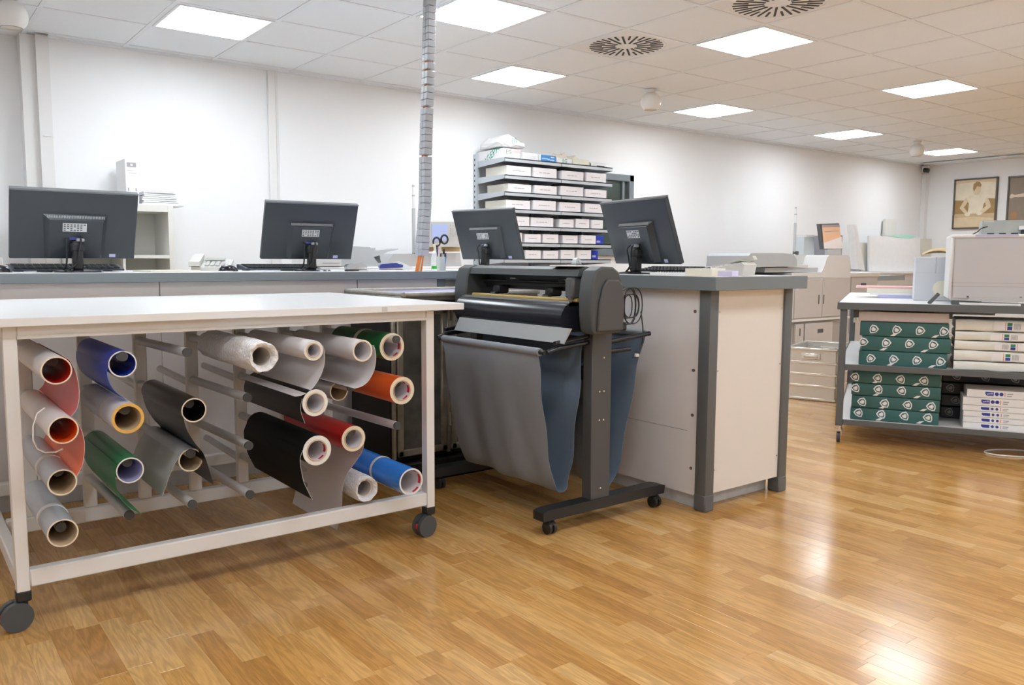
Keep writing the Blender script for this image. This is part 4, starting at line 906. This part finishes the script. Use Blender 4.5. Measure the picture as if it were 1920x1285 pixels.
# boards leaning by the far corner
def board(nm, lab, poly, y, d, m, cat='board'):
    Q = [at(a, b, y=y) for a, b in poly]; x = sum(q.x for q in Q)/len(Q); z = min(q.z for q in Q); z0 = 0
    o = thing(nm, lab, cat, (x, y, 0)); MB().prism([(q.x-x, q.z) for q in Q], 0, d, 'Y').build('panel', m, o); return o, x
brd = mat('white board', (.84, .84, .85), .55); bcr = mat('cream board', (.78, .77, .72), .6)
o, x = board('display_board', 'wide white board standing by the back wall near the far corner', ((1630, 511), (1630, 442), (1726, 444), (1725, 600), (1630, 600)), 6.05, .03, brd)
MB().prism([(at(a, b, y=6.05).x-x, at(a, b, y=6.05).z) for a, b in ((1662, 442), (1690, 440.5), (1710, 441), (1718, 444), (1708, 447), (1690, 446.5))], -.004, 0, 'Y').build('green_patch', mat('mint patch', (.45, .78, .68), .6), o)
board('small_panel', 'small cream panel hanging above the wide white board', ((1659, 442), (1661, 411), (1681, 411), (1681, 442)), 6.25, .04, bcr)
board('leaning_board', 'tall white board leaning beside the wide white board', ((1609, 505), (1601, 422), (1606, 424), (1622, 507)), 5.95, .10, brd)
board('grey_backing', 'grey wedge-shaped board behind the leaning white board', ((1604, 507), (1600, 424), (1602, 424), (1617, 507)), 6.10, .02, prn_g)
board('cream_panel', 'cream panel standing between white boards at the far end', ((1614, 507), (1614, 455), (1629, 455), (1629, 600), (1614, 600)), 6.12, .02, bcr)
board('corner_panel', 'beige panel leaning in the far corner', ((1727, 600), (1727, 448), (1754, 448), (1754, 600)), 6.16, .03, mat('beige board', (.74, .72, .64), .6))
o, x = board('wall_ledge', 'long white ledge below the boards on the back wall', ((1600, 513), (1600, 509), (1740, 509), (1740, 513)), 5.9, .30, frame_w, 'ledge')
# ------------------------------------------------------------------ pictures on the right wall
def picture(lab, pa, pb, ptop, pbot, bgc, shapes):
    A = at(pa, ptop, x=XR-.03); B = at(pb, pbot, x=XR-.03); yc = (A.y+B.y)/2; zc = (A.z+B.z)/2; w_ = abs(A.y-B.y); h = abs(A.z-B.z)
    o = thing('framed_picture', lab, 'picture', (XR-.03, yc, zc-h/2), R(-90))
    for a, b in (((-w_/2, 0), (-w_/2+.022, h)), ((w_/2-.022, 0), (w_/2, h)), ((-w_/2, 0), (w_/2, .022)), ((-w_/2, h-.022), (w_/2, h))): MB().b2((a[0], -.012, a[1]), (b[0], .028, b[1]), bev=.003).build('frame', mat('picture frame', (.12, .105, .09), .4), o)
    cv_ = MB().b2((-w_/2+.02, .004, .02), (w_/2-.02, .026, h-.02)).build('canvas', bgc, o)
    for k, (poly, m) in enumerate(shapes):
        MB().prism([((u-.5)*(w_-.04), v*h) for u, v in poly], .0035-.0007*k, .0038-.0007*k, 'Y').build('painted_shape', m, cv_)
sep = [mat('sepia %d' % i, c, .6, var=.18, scale=9) for i, c in enumerate(((.62, .46, .27), (.80, .72, .56), (.38, .24, .10), (.72, .58, .38), (.16, .09, .035), (.74, .60, .40)))]
def ell(cx_, cy_, rx, ry, n=20): return [(cx_+rx*math.cos(2*math.pi*i/n), cy_+ry*math.sin(2*math.pi*i/n)) for i in range(n)]
picture('sepia painting of a figure with folded arms, left of the two pictures', 1790, 1866, 337, 428, sep[0], [
    ([(0, .56), (1, .56), (1, .98), (0, .98)], sep[1]), ([(0, .90), (.5, .93), (1, .90), (1, .98), (0, .98)], sep[3]), ([(0, .30), (1, .30), (1, .58), (.7, .60), (.2, .57), (0, .58)], sep[2]), ([(0, .03), (1, .03), (1, .20), (.5, .24), (0, .22)], sep[3]),
    ([(.34, .30), (.36, .50), (.28, .62), (.38, .68), (.48, .70), (.62, .70), (.74, .66), (.80, .58), (.72, .48), (.68, .30)], sep[1]), ([(.28, .63), (.20, .52), (.13, .42), (.27, .30), (.33, .27), (.36, .31), (.24, .43), (.34, .55)], sep[5]), ([(.80, .62), (.88, .50), (.90, .42), (.74, .31), (.62, .28), (.62, .33), (.78, .44), (.74, .56)], sep[5]),
    (ell(.54, .77, .10, .11), sep[3]), ([(.44, .80), (.45, .88), (.52, .93), (.60, .92), (.645, .86), (.63, .82), (.54, .84), (.47, .74)], sep[2]), (ell(.34, .285, .07, .035), sep[1]), (ell(.63, .30, .07, .035), sep[1])])
picture('brown painting of an outstretched arm at the right edge of the picture', 1891, 1962, 331, 428, mat('taupe canvas', (.27, .22, .17), .6, var=.15, scale=7), [
    ([(.02, .60), (.06, .58), (.14, .60), (.45, .60), (.9, .62), (.9, .69), (.45, .67), (.15, .645), (.08, .67), (.04, .65)], mat('arm tone', (.70, .58, .48), .6, var=.15, scale=15)), (ell(.16, .26, .10, .07), mat('rust patch', (.40, .22, .10), .7, var=.3, scale=12))])
# ------------------------------------------------------------------ wheeled paper bench on the right
TC = Vector((4.60, 2.725, 0)); TR = math.atan2(-.88, .475)
TL = thing('wheeled_bench', 'dark grey wheeled workbench with paper stacked on two lower shelves', 'workbench', TC, TR)
BL, BD = 1.55, 1.75
def tl(mb, n, m): return mb.build(n, m, TL)
tl(MB().b2((-.03, -.03, .845), (BL, BD, .856), bev=.002), 'table_top', lam_w)
tl(MB().b2((-.035, -.036, .815), (BL, -.030, .857), bev=.002).b2((-.036, -.036, .815), (-.030, BD, .857), bev=.002).b2((-.03, -.03, .82), (BL, BD, .845)), 'top_frame', steel_g)
for x in (0, BL-.06):
    for y in (0, BD-.08):
        tl(MB().b2((x-.02, y-.02, .105), (x+.02, y+.02, .82), bev=.003), 'leg', steel_g)
        c = tl(MB().cyl((x, y, .085), (x, y, .106), .018).cyl((x, y, .075), (x, y, .086), .024).b2((x-.015, y-.01, .03), (x-.011, y+.02, .078)).b2((x+.011, y-.01, .03), (x+.015, y+.02, .078)), 'caster_fork', chrome)
        tl(MB().cyl((x-.010, y+.008, .032), (x+.010, y+.008, .032), .032, n=24), 'caster_wheel', cap_m)
for z0, z1 in ((.448, .484), (.112, .146)):
    tl(MB().b2((.02, -.018, z0), (BL, -.012, z1), bev=.002).b2((-.016, .02, z0), (-.010, BD-.1, z1), bev=.002).b2((BL-.005, .02, z0), (BL, BD-.1, z1)), 'shelf_frame', steel_g)
    tl(MB().b2((-.012, -.014, z1-.014), (BL, BD-.1, z1-.006)), 'shelf_board', prn_w)
def bl(px_, y_):   # local x on the bench where the pixel column meets local depth y_
    d = ray(px_, 650); ex = Vector((math.cos(TR), math.sin(TR))); ey = Vector((-math.sin(TR), math.cos(TR)))
    A = Matrix(((ex.x, -d.x), (ex.y, -d.y))); q = A.inverted() @ Vector((-TC.x-ey.x*y_, -TC.y-ey.y*y_)); return q.x
SHM = {}
def shield(par, x, y, z, s, flip, ink, ground):
    key = (flip, ink.name, ground.name)
    if key not in SHM:
        m = MB(); a = R(-35 if not flip else 35); ca, sa = math.cos(a), math.sin(a)
        def T(P, dy): return [m.bm.verts.new(((u*ca-v*sa)*s, dy, (u*sa+v*ca)*s)) for u, v in P]
        o_ = [(-.5, .45), (0, .62), (.5, .45), (.5, -.05), (.28, -.4), (0, -.6), (-.28, -.4), (-.5, -.05)]
        i_ = [(u*.74, v*.74) for u, v in o_]; c_ = [(-.26, .26), (.26, .26), (.26, -.05), (0, -.26), (-.26, -.05)]
        for P, dy, mi in ((o_, 0, 0), (i_, -.0004, 1), (c_, -.0008, 0)):
            f = m.bm.faces.new(T(P, dy)); f.material_index = mi
        o = m.build('shield_print', [ink, ground], par, smooth=False, fix=False); SHM[key] = o.data
    else:
        o = bpy.data.objects.new('shield_print', SHM[key]); COL.objects.link(o); o.parent = par
    o.location = (x, y, z)
def teal_ream(lab, x0, x1, y0, z, h, k, flip, wrapm=green_wrap):
    o = thing('paper_ream', lab, 'paper ream', tuple(XF[TL.name] @ Vector(((x0+x1)/2, y0, z))), TR, 'teal paper reams on the bench')
    w_ = x1-x0; rn = random.Random(k)
    m = MB().box((0, .19, h/2), (w_, .38, h-.002), bev=.006, seg=2)
    m.build('wrapper', wrapm, o)
    off = rn.uniform(-.05, .03)
    for i in range(4): shield(o, -w_*.40+off+i*w_*.262, -.0008, h*(.55 if k % 2 else .45), .046, flip, paper, wrapm)
    for i in range(2): MB().grid([[(-.1+i*.22+off, -.0006, .004), (-.075+i*.22+off, -.0006, .004)], [(-.08+i*.22+off, -.0006, .018), (-.055+i*.22+off, -.0006, .022)]]).build('word_print', paper, o, smooth=False)
    e = MB()
    for i in range(3): e.box((-w_/2-.0008, .05+i*.10, h*.5), (.001, .05, h*.4), Matrix.Rotation(R(25), 4, 'X'))
    e.build('end_print', paper, o)
    return o
y0 = .045
xa_, xb_ = bl(1611, y0), bl(1780, y0)
PN = ['bottom', 'second from bottom', 'third from bottom', 'top']
z = .484-.006
for k in range(3): h = .088; teal_ream('teal paper ream with shields on the middle shelf, %s of the stack' % ('bottom', 'middle', 'top')[k], xa_+(.012 if k == 1 else 0), xb_+(.008 if k == 1 else -.006), y0, z, h, k, False); z += h+.0006
zmid = z
xa2, xb2 = bl(1600, y0), bl(1768, y0); z = .14
for k in range(4): h = .0748; teal_ream('teal paper ream with shields on the lowest shelf, %s of four' % PN[k], xa2+.004*(k % 2), xb2+.004*(k == 2), y0, z, h, k+5, True); z += h+.0006
# steel part and plastic rolls lying on the upper teal stack
o = thing('metal_channel', 'pale steel channel lying on top of the middle teal ream stack', 'machine part', tuple(XF[TL.name] @ Vector(((xa_+xb_)/2-.01, y0-.005, zmid))), TR)
w_ = xb_-xa_; MB().b2((-w_/2, 0, .002), (w_/2, .012, .058), bev=.001).b2((-w_/2, 0, .002), (w_/2, .10, .006)).build('profile', mat('pink steel', (.66, .60, .60), .4, .2), o); MB().b2((-w_/2-.03, .01, -.012), (-w_/2-.012, .03, .018), bev=.003).build('clip', paper, o); MB().b2((-w_/2-.03, .01, .02), (-w_/2, .04, .075), bev=.003).build('bracket', prn_d, o); MB().b2((w_/2, .0, .004), (w_/2+.015, .03, .02)).build('end_tab', prn_w, o)
o = thing('clear_film_roll', 'clear plastic wrapped bundle on top of the steel channel', 'plastic bundle', tuple(XF[TL.name] @ Vector(((xa_+xb_)/2, y0+.16, zmid))), TR)
MB().cyl((-.18, 0, .036), (.16, 0, .034), .029, n=18).build('roll', mat('smoky film', (.42, .40, .37), .12, var=.4, scale=18), o); MB().cyl((.16, 0, .034), (.19, 0, .034), .03, n=18).build('cap', box_side, o); MB().box((-.2, -.03, .045), (.14, .1, .026), .4, bev=.01).build('crumpled_film', mat('film light', (.68, .67, .72), .2), o)
o = thing('carton_strip', 'cream cardboard strips at the back of the middle shelf', 'cardboard', tuple(XF[TL.name] @ Vector((xb_+.02, y0+.46, zmid+.03))), TR); MB().b2((-.1, 0, 0), (.25, .2, .022), bev=.002).b2((-.07, .0, -.03), (.02, .15, -.001)).build('strip', box_side, o); MB().b2((.20, -.004, .0), (.25, .2, .024)).build('end', paper_c, o)
# soft white reams on the right of the middle shelf
wrp = mat('ivory soft wrap', (.80, .80, .74), .4, var=.05, bump=.25, bscale=25)
xw = bl(1793, y0); z = .480; hs_ = (.052, .062, .055, .054, .068)
for k, h in enumerate(hs_):
    o = thing('paper_ream', 'soft ivory wrapped paper pack with small labels, %s of the right middle stack' % ('bottom', 'second from bottom', 'middle', 'second from top', 'top')[k], 'paper ream', tuple(XF[TL.name] @ Vector((xw+.27, y0-.01*(k == 0), z))), TR, 'ivory paper packs on the bench')
    rows = []
    for j in range(9):
        a = -90+180*j/8; rows.append([(u, .012*(1-math.cos(R(a)))-.004+.003*math.sin(u*40+k), h/2+(h/2-.002)*math.sin(R(a))+.0015*math.sin(u*31+2*k)) for u in [-.28+.56*i/24 for i in range(25)]])
    MB().grid(rows, 0).b2((-.275, .008, .003), (.275, .36, h-.003), bev=.012, seg=2).build('wrapper', wrp, o)
    if k:
        qq = bl(1888, y0)-xw-.27
        lb = MB().box((qq+.012*(k % 3), -.0065, h*.5), (.17, .001, h*.72)).build('label', paper, o)
        q = qq+.012*(k % 3); s = -1 if k == 2 else 1
        MB().box((q-.005*s, -.0075, h*.66), (.024, .001, h*.28)).build('logo_mark', mat('logo green', (.03, .26, .12), .5), lb); MB().box((q-.005*s, -.0075, h*.34), (.024, .001, h*.28)).build('logo_mark', blue_ink, lb)
        MB().box((q-.026*s, -.0075, h*.5), (.003, .001, h*.7)).build('label_bar', mat('salmon ink', (.72, .30, .22), .5), lb)
        bar = MB()
        for i in range(8): bar.box((q+(.018+.0042*i)*s, -.0075, h*.5), (.002, .001, h*.5))
        bar.build('barcode', grey_ink, lb)
    z += h+.0006
# dark wrapped packs and office paper on the lowest shelf
z = .14; yb = .34; xd = bl(1770, yb)
for k in range(4):
    h = .0745; o = thing('paper_ream', 'dark navy wrapped ream behind the office paper, %s of four' % PN[k], 'paper ream', tuple(XF[TL.name] @ Vector((xd+.30, yb, z))), TR, 'navy reams on the bench')
    MB().box((0, .19, h/2), (.6, .38, h-.002), bev=.005).build('wrapper', dk_wrap, o)
    for i in range(4): shield(o, -.25+.03*(k % 2)+i*.155, -.0008, h*.5, .042, True, mat('dull print', (.30, .32, .33), .6), dk_wrap)
    z += h+.0006
xo = bl(1812, y0); z = .14
for k, h in enumerate((.036, .033, .033, .033, .046, .046)):
    o = thing('office_paper', 'white office paper ream with navy logo, %s of six' % ('bottom', 'second from bottom', 'third from bottom', 'third from top', 'second from top', 'top')[k], 'paper ream', tuple(XF[TL.name] @ Vector((xo+.16+(.012 if k == 5 else (-.006 if k in (3, 4) else 0)), y0, z))), TR, 'office paper reams on the bench')
    MB().box((0, .11, h/2), (.31, .22, h-.001), bev=.002).build('wrapper', lam_w, o)
    lg = MB().prism([(-.062, h*.78), (-.02, h*.78), (-.02, h*.3), (-.055, h*.3), (-.062, h*.5)], -.001, .0005, 'Y').build('logo_block', blue_ink, o)
    if h > .04: MB().box((-.045, -.0012, h*.52), (.02, .0006, h*.14), Matrix.Rotation(R(-12), 4, 'Y')).box((-.029, -.0012, h*.58), (.008, .0006, h*.22), Matrix.Rotation(R(20), 4, 'Y')).build('logo_stroke', lilac, lg)
    for q in (-.005, .018): MB().cyl((q, -.001, h*.54), (q, .0005, h*.54), h*.22, n=16).build('round_mark', blue_ink, o)
    MB().b2((.034, -.001, h*.25), (.037, .0005, h*.8)).build('orange_bar', v_or, o); MB().b2((.046, -.001, h*.3), (.07, .0005, h*.42)).b2((.046, -.001, h*.55), (.075, .0005, h*.68)).build('small_print', grey_ink, o)
    z += h+.0006
# things on the bench top
TT = .857
def bench(name, lab, cat, x, y, z=TT, g=None): return thing(name, lab, cat, tuple(XF[TL.name] @ Vector((x, y, z))), TR, g)
xp = bl(1772, .01)
PR = bench('desktop_printer', 'big white laser printer on the wheeled bench at the right edge', 'printer', xp, .012)
hp = .40; wp = .60
MB().b2((.012, .012, .022), (wp, .42, hp-.012), bev=.01, seg=2).build('body', prn_w, PR)
MB().b2((.02, 0, .035), (wp, .014, hp-.02), bev=.006).build('front_panel', mat('printer side grey', (.55, .55, .575), .5, var=.01), PR)
MB().b2((.0, .0, .03), (.02, .40, hp-.005), bev=.008).build('corner_trim', prn_w, PR)
for zz in (.125, .105): MB().b2((.014, -.0012, zz), (wp, .0, zz+.0025)).build('seam', grey_ink, PR)
MB().b2((.0, -.004, hp-.02), (wp, .42, hp), bev=.006).build('top_cover', lam_w, PR)
MB().b2((.12, -.006, hp-.012), (.33, -.003, hp-.001)).build('lilac_strip', lilac, PR)
MB().prism([(.09, .024), (.42, .024), (.40, .048), (.12, .048)], -.006, .002, 'Y').build('lower_lip', prn_g, PR)
for x in (.02, .40, .56): MB().b2((x, .01, 0), (x+.04, .06, .024), bev=.003).build('foot', prn_d, PR)
for x in (.10, .36): MB().cyl((x, -.004, .047), (x, .0, .047), .006).build('screw', prn_d, PR)
pu = bench('flat_tray', 'flat white tray sticking out under the white laser printer', 'tray', xp+.06, -.012); MB().b2((0, 0, 0), (.30, .12, .014), bev=.003).build('plate', prn_w, pu)
SC = bench('metal_device', 'grey metal device with a white reel on top of the white printer', 'device', xp+.165, .20, TT+hp)
MB().b2((0, 0, 0), (.45, .16, .085), bev=.002).build('chassis', mat('zinc plate', (.40, .43, .41), .4, .4, var=.2, scale=12), SC); MB().b2((.01, -.002, .075), (.06, .0, .083)).build('plate', prn_g, SC)
for x in (.03, .09, .15): MB().b2((x, -.003, .004), (x+.035, -.0005, .012)).build('slot', blk, SC)
MB().cyl((.215, -.02, .03), (.215, -.02, .05), .03).cyl((.215, -.02, 0), (.215, -.02, .03), .018, mi=1).build('reel', [prn_w, blk], SC)
MB().tube(curve3([(.03, -.004, .05), (.0, -.008, .04), (-.02, -.01, .02), (-.05, -.02, .003)]), .003, 6).build('wire', blk, SC)
CBX = bench('cardboard_box', 'pale grey closed box with round white seal beside the white printer', 'box', bl(1708, .47)+.19, .47)
wb = .38; hb = .275
MB().b2((-wb*.5, 0, 0), (wb*.5, .32, hb), bev=.003).build('carton', mat('pale grey carton', (.60, .62, .66), .6, var=.015), CBX)
MB().b2((-wb*.5+.115, -.001, hb*.62), (-wb*.5+.119, .001, hb)).build('slit', grey_ink, CBX); MB().b2((-wb*.5, -.0012, hb*.635), (wb*.5, 0, hb*.64)).build('lid_edge', prn_g, CBX)
MB().cyl((-wb*.5+.155, -.0015, hb*.28), (-wb*.5+.155, .0, hb*.28), .05, n=32).build('seal', paper_c, CBX)
kb = bench('kraft_bag', 'crumpled brown paper bag lying on the pale grey box', 'paper bag', bl(1708, .47)+.17, .49, TT+hb)
g = []
for i in range(7):
    r = []
    for j in range(11): u, v = i/6, j/10; r.append((-.13+.30*v, .02+.22*u, .006+.05*math.sin(math.pi*min(1, v*1.4+.05))**.7*(.6+.4*math.sin(math.pi*u))+.006*math.sin(9*u+7*v)))
    g.append(r)
MB().grid(g, 0, .003).build('paper', mat('kraft paper', (.52, .38, .20), .7, var=.2, scale=14), kb)
pk = bl(1708, .8)-.10
for k, (z, h, m, lab, dx, ln_) in enumerate(((0, .018, lilac, 'lilac edged paper pad at the bottom of the bench paper pile', .03, .30), (.0185, .016, paper, 'white paper pad second in the bench paper pile', .0, .34), (.035, .028, paper_c, 'cream paper block in the middle of the bench paper pile', -.02, .34), (.0635, .012, mat('pink card', (.80, .45, .47), .6), 'pink edged folder on top of the bench paper pile', -.05, .42))):
    o = bench('paper_pad', lab, 'paper', pk+dx, .80, TT+z, 'papers on the bench'); MB().box((0, .12, h/2), (ln_, .24, h), bev=.001).build('sheets', m, o)
tape = bench('adhesive_tool', 'small dark tape tool between the pale grey box and the printer', 'tool', xp-.07, .06); MB().box((.0, 0, .03), (.02, .03, .08), Matrix.Rotation(R(40), 4, 'Y'), bev=.003).build('body', prn_d, tape)
# cable on the floor under the bench
fc = at(1900, 850, z=.005)
tag(MB().tube([(fc.x+.14*math.cos(a)*.6+.10*math.sin(a), fc.y-.12*math.cos(a)+.02*math.sin(a), .005) for a in [2*math.pi*i/36 for i in range(36)]], .0045, 8, closed=True).build('cable_loop', paper), 'white cable loop lying on the floor at the right edge', 'cable')
# aluminium crate
cr0 = at(1471, 747, z=0); cr1 = at(1565, 756, z=0)
CRT = thing('metal_crate', 'open ribbed aluminium crate on the floor left of the wheeled bench', 'crate', (cr0.x, cr0.y, 0), math.atan2(cr1.y-cr0.y, cr1.x-cr0.x))
lw = (cr1-cr0).length; ch = at(1565, 655, x=cr1.x).z; dp = .62
for n_, a, b in (('front_wall', (0, 0, 0), (lw, .01, ch)), ('rear_wall', (0, dp-.01, 0), (lw, dp, ch)), ('side_wall', (0, 0, 0), (.01, dp, ch)), ('side_wall', (lw-.01, 0, 0), (lw, dp, ch)), ('bottom', (0, 0, .0), (lw, dp, .015))): MB().b2(a, b, bev=.002).build(n_, alu, CRT)
rib = mat('bright aluminium', (.86, .84, .80), .25, .7)
for z in (.006, ch*.26, ch*.48, ch*.70):
    for a, b in (((-.006, -.006, z), (lw+.006, .0, z+.018)), ((lw, -.006, z), (lw+.006, dp, z+.018)), ((-.006, -.006, z), (0, dp, z+.018))): MB().b2(a, b, bev=.003).build('rib', rib, CRT)
for a, b in (((-.012, -.012, ch-.02), (lw+.012, .012, ch)), ((-.012, dp-.012, ch-.02), (lw+.012, dp+.012, ch)), ((-.012, -.012, ch-.02), (.012, dp, ch)), ((lw-.012, -.012, ch-.02), (lw+.012, dp+.012, ch))): MB().b2(a, b, bev=.006).build('rim', rib, CRT)
for y, s in ((-.004, 1), (dp-.016, -1)):
    h_ = MB().box((lw*.5, y, ch*.84), (.15, .012, .05), bev=.02).build('handle_plate', rib, CRT); MB().box((lw*.5, y-.004, ch*.84), (.11, .012, .026), bev=.012).build('handle_opening', alu, CRT)
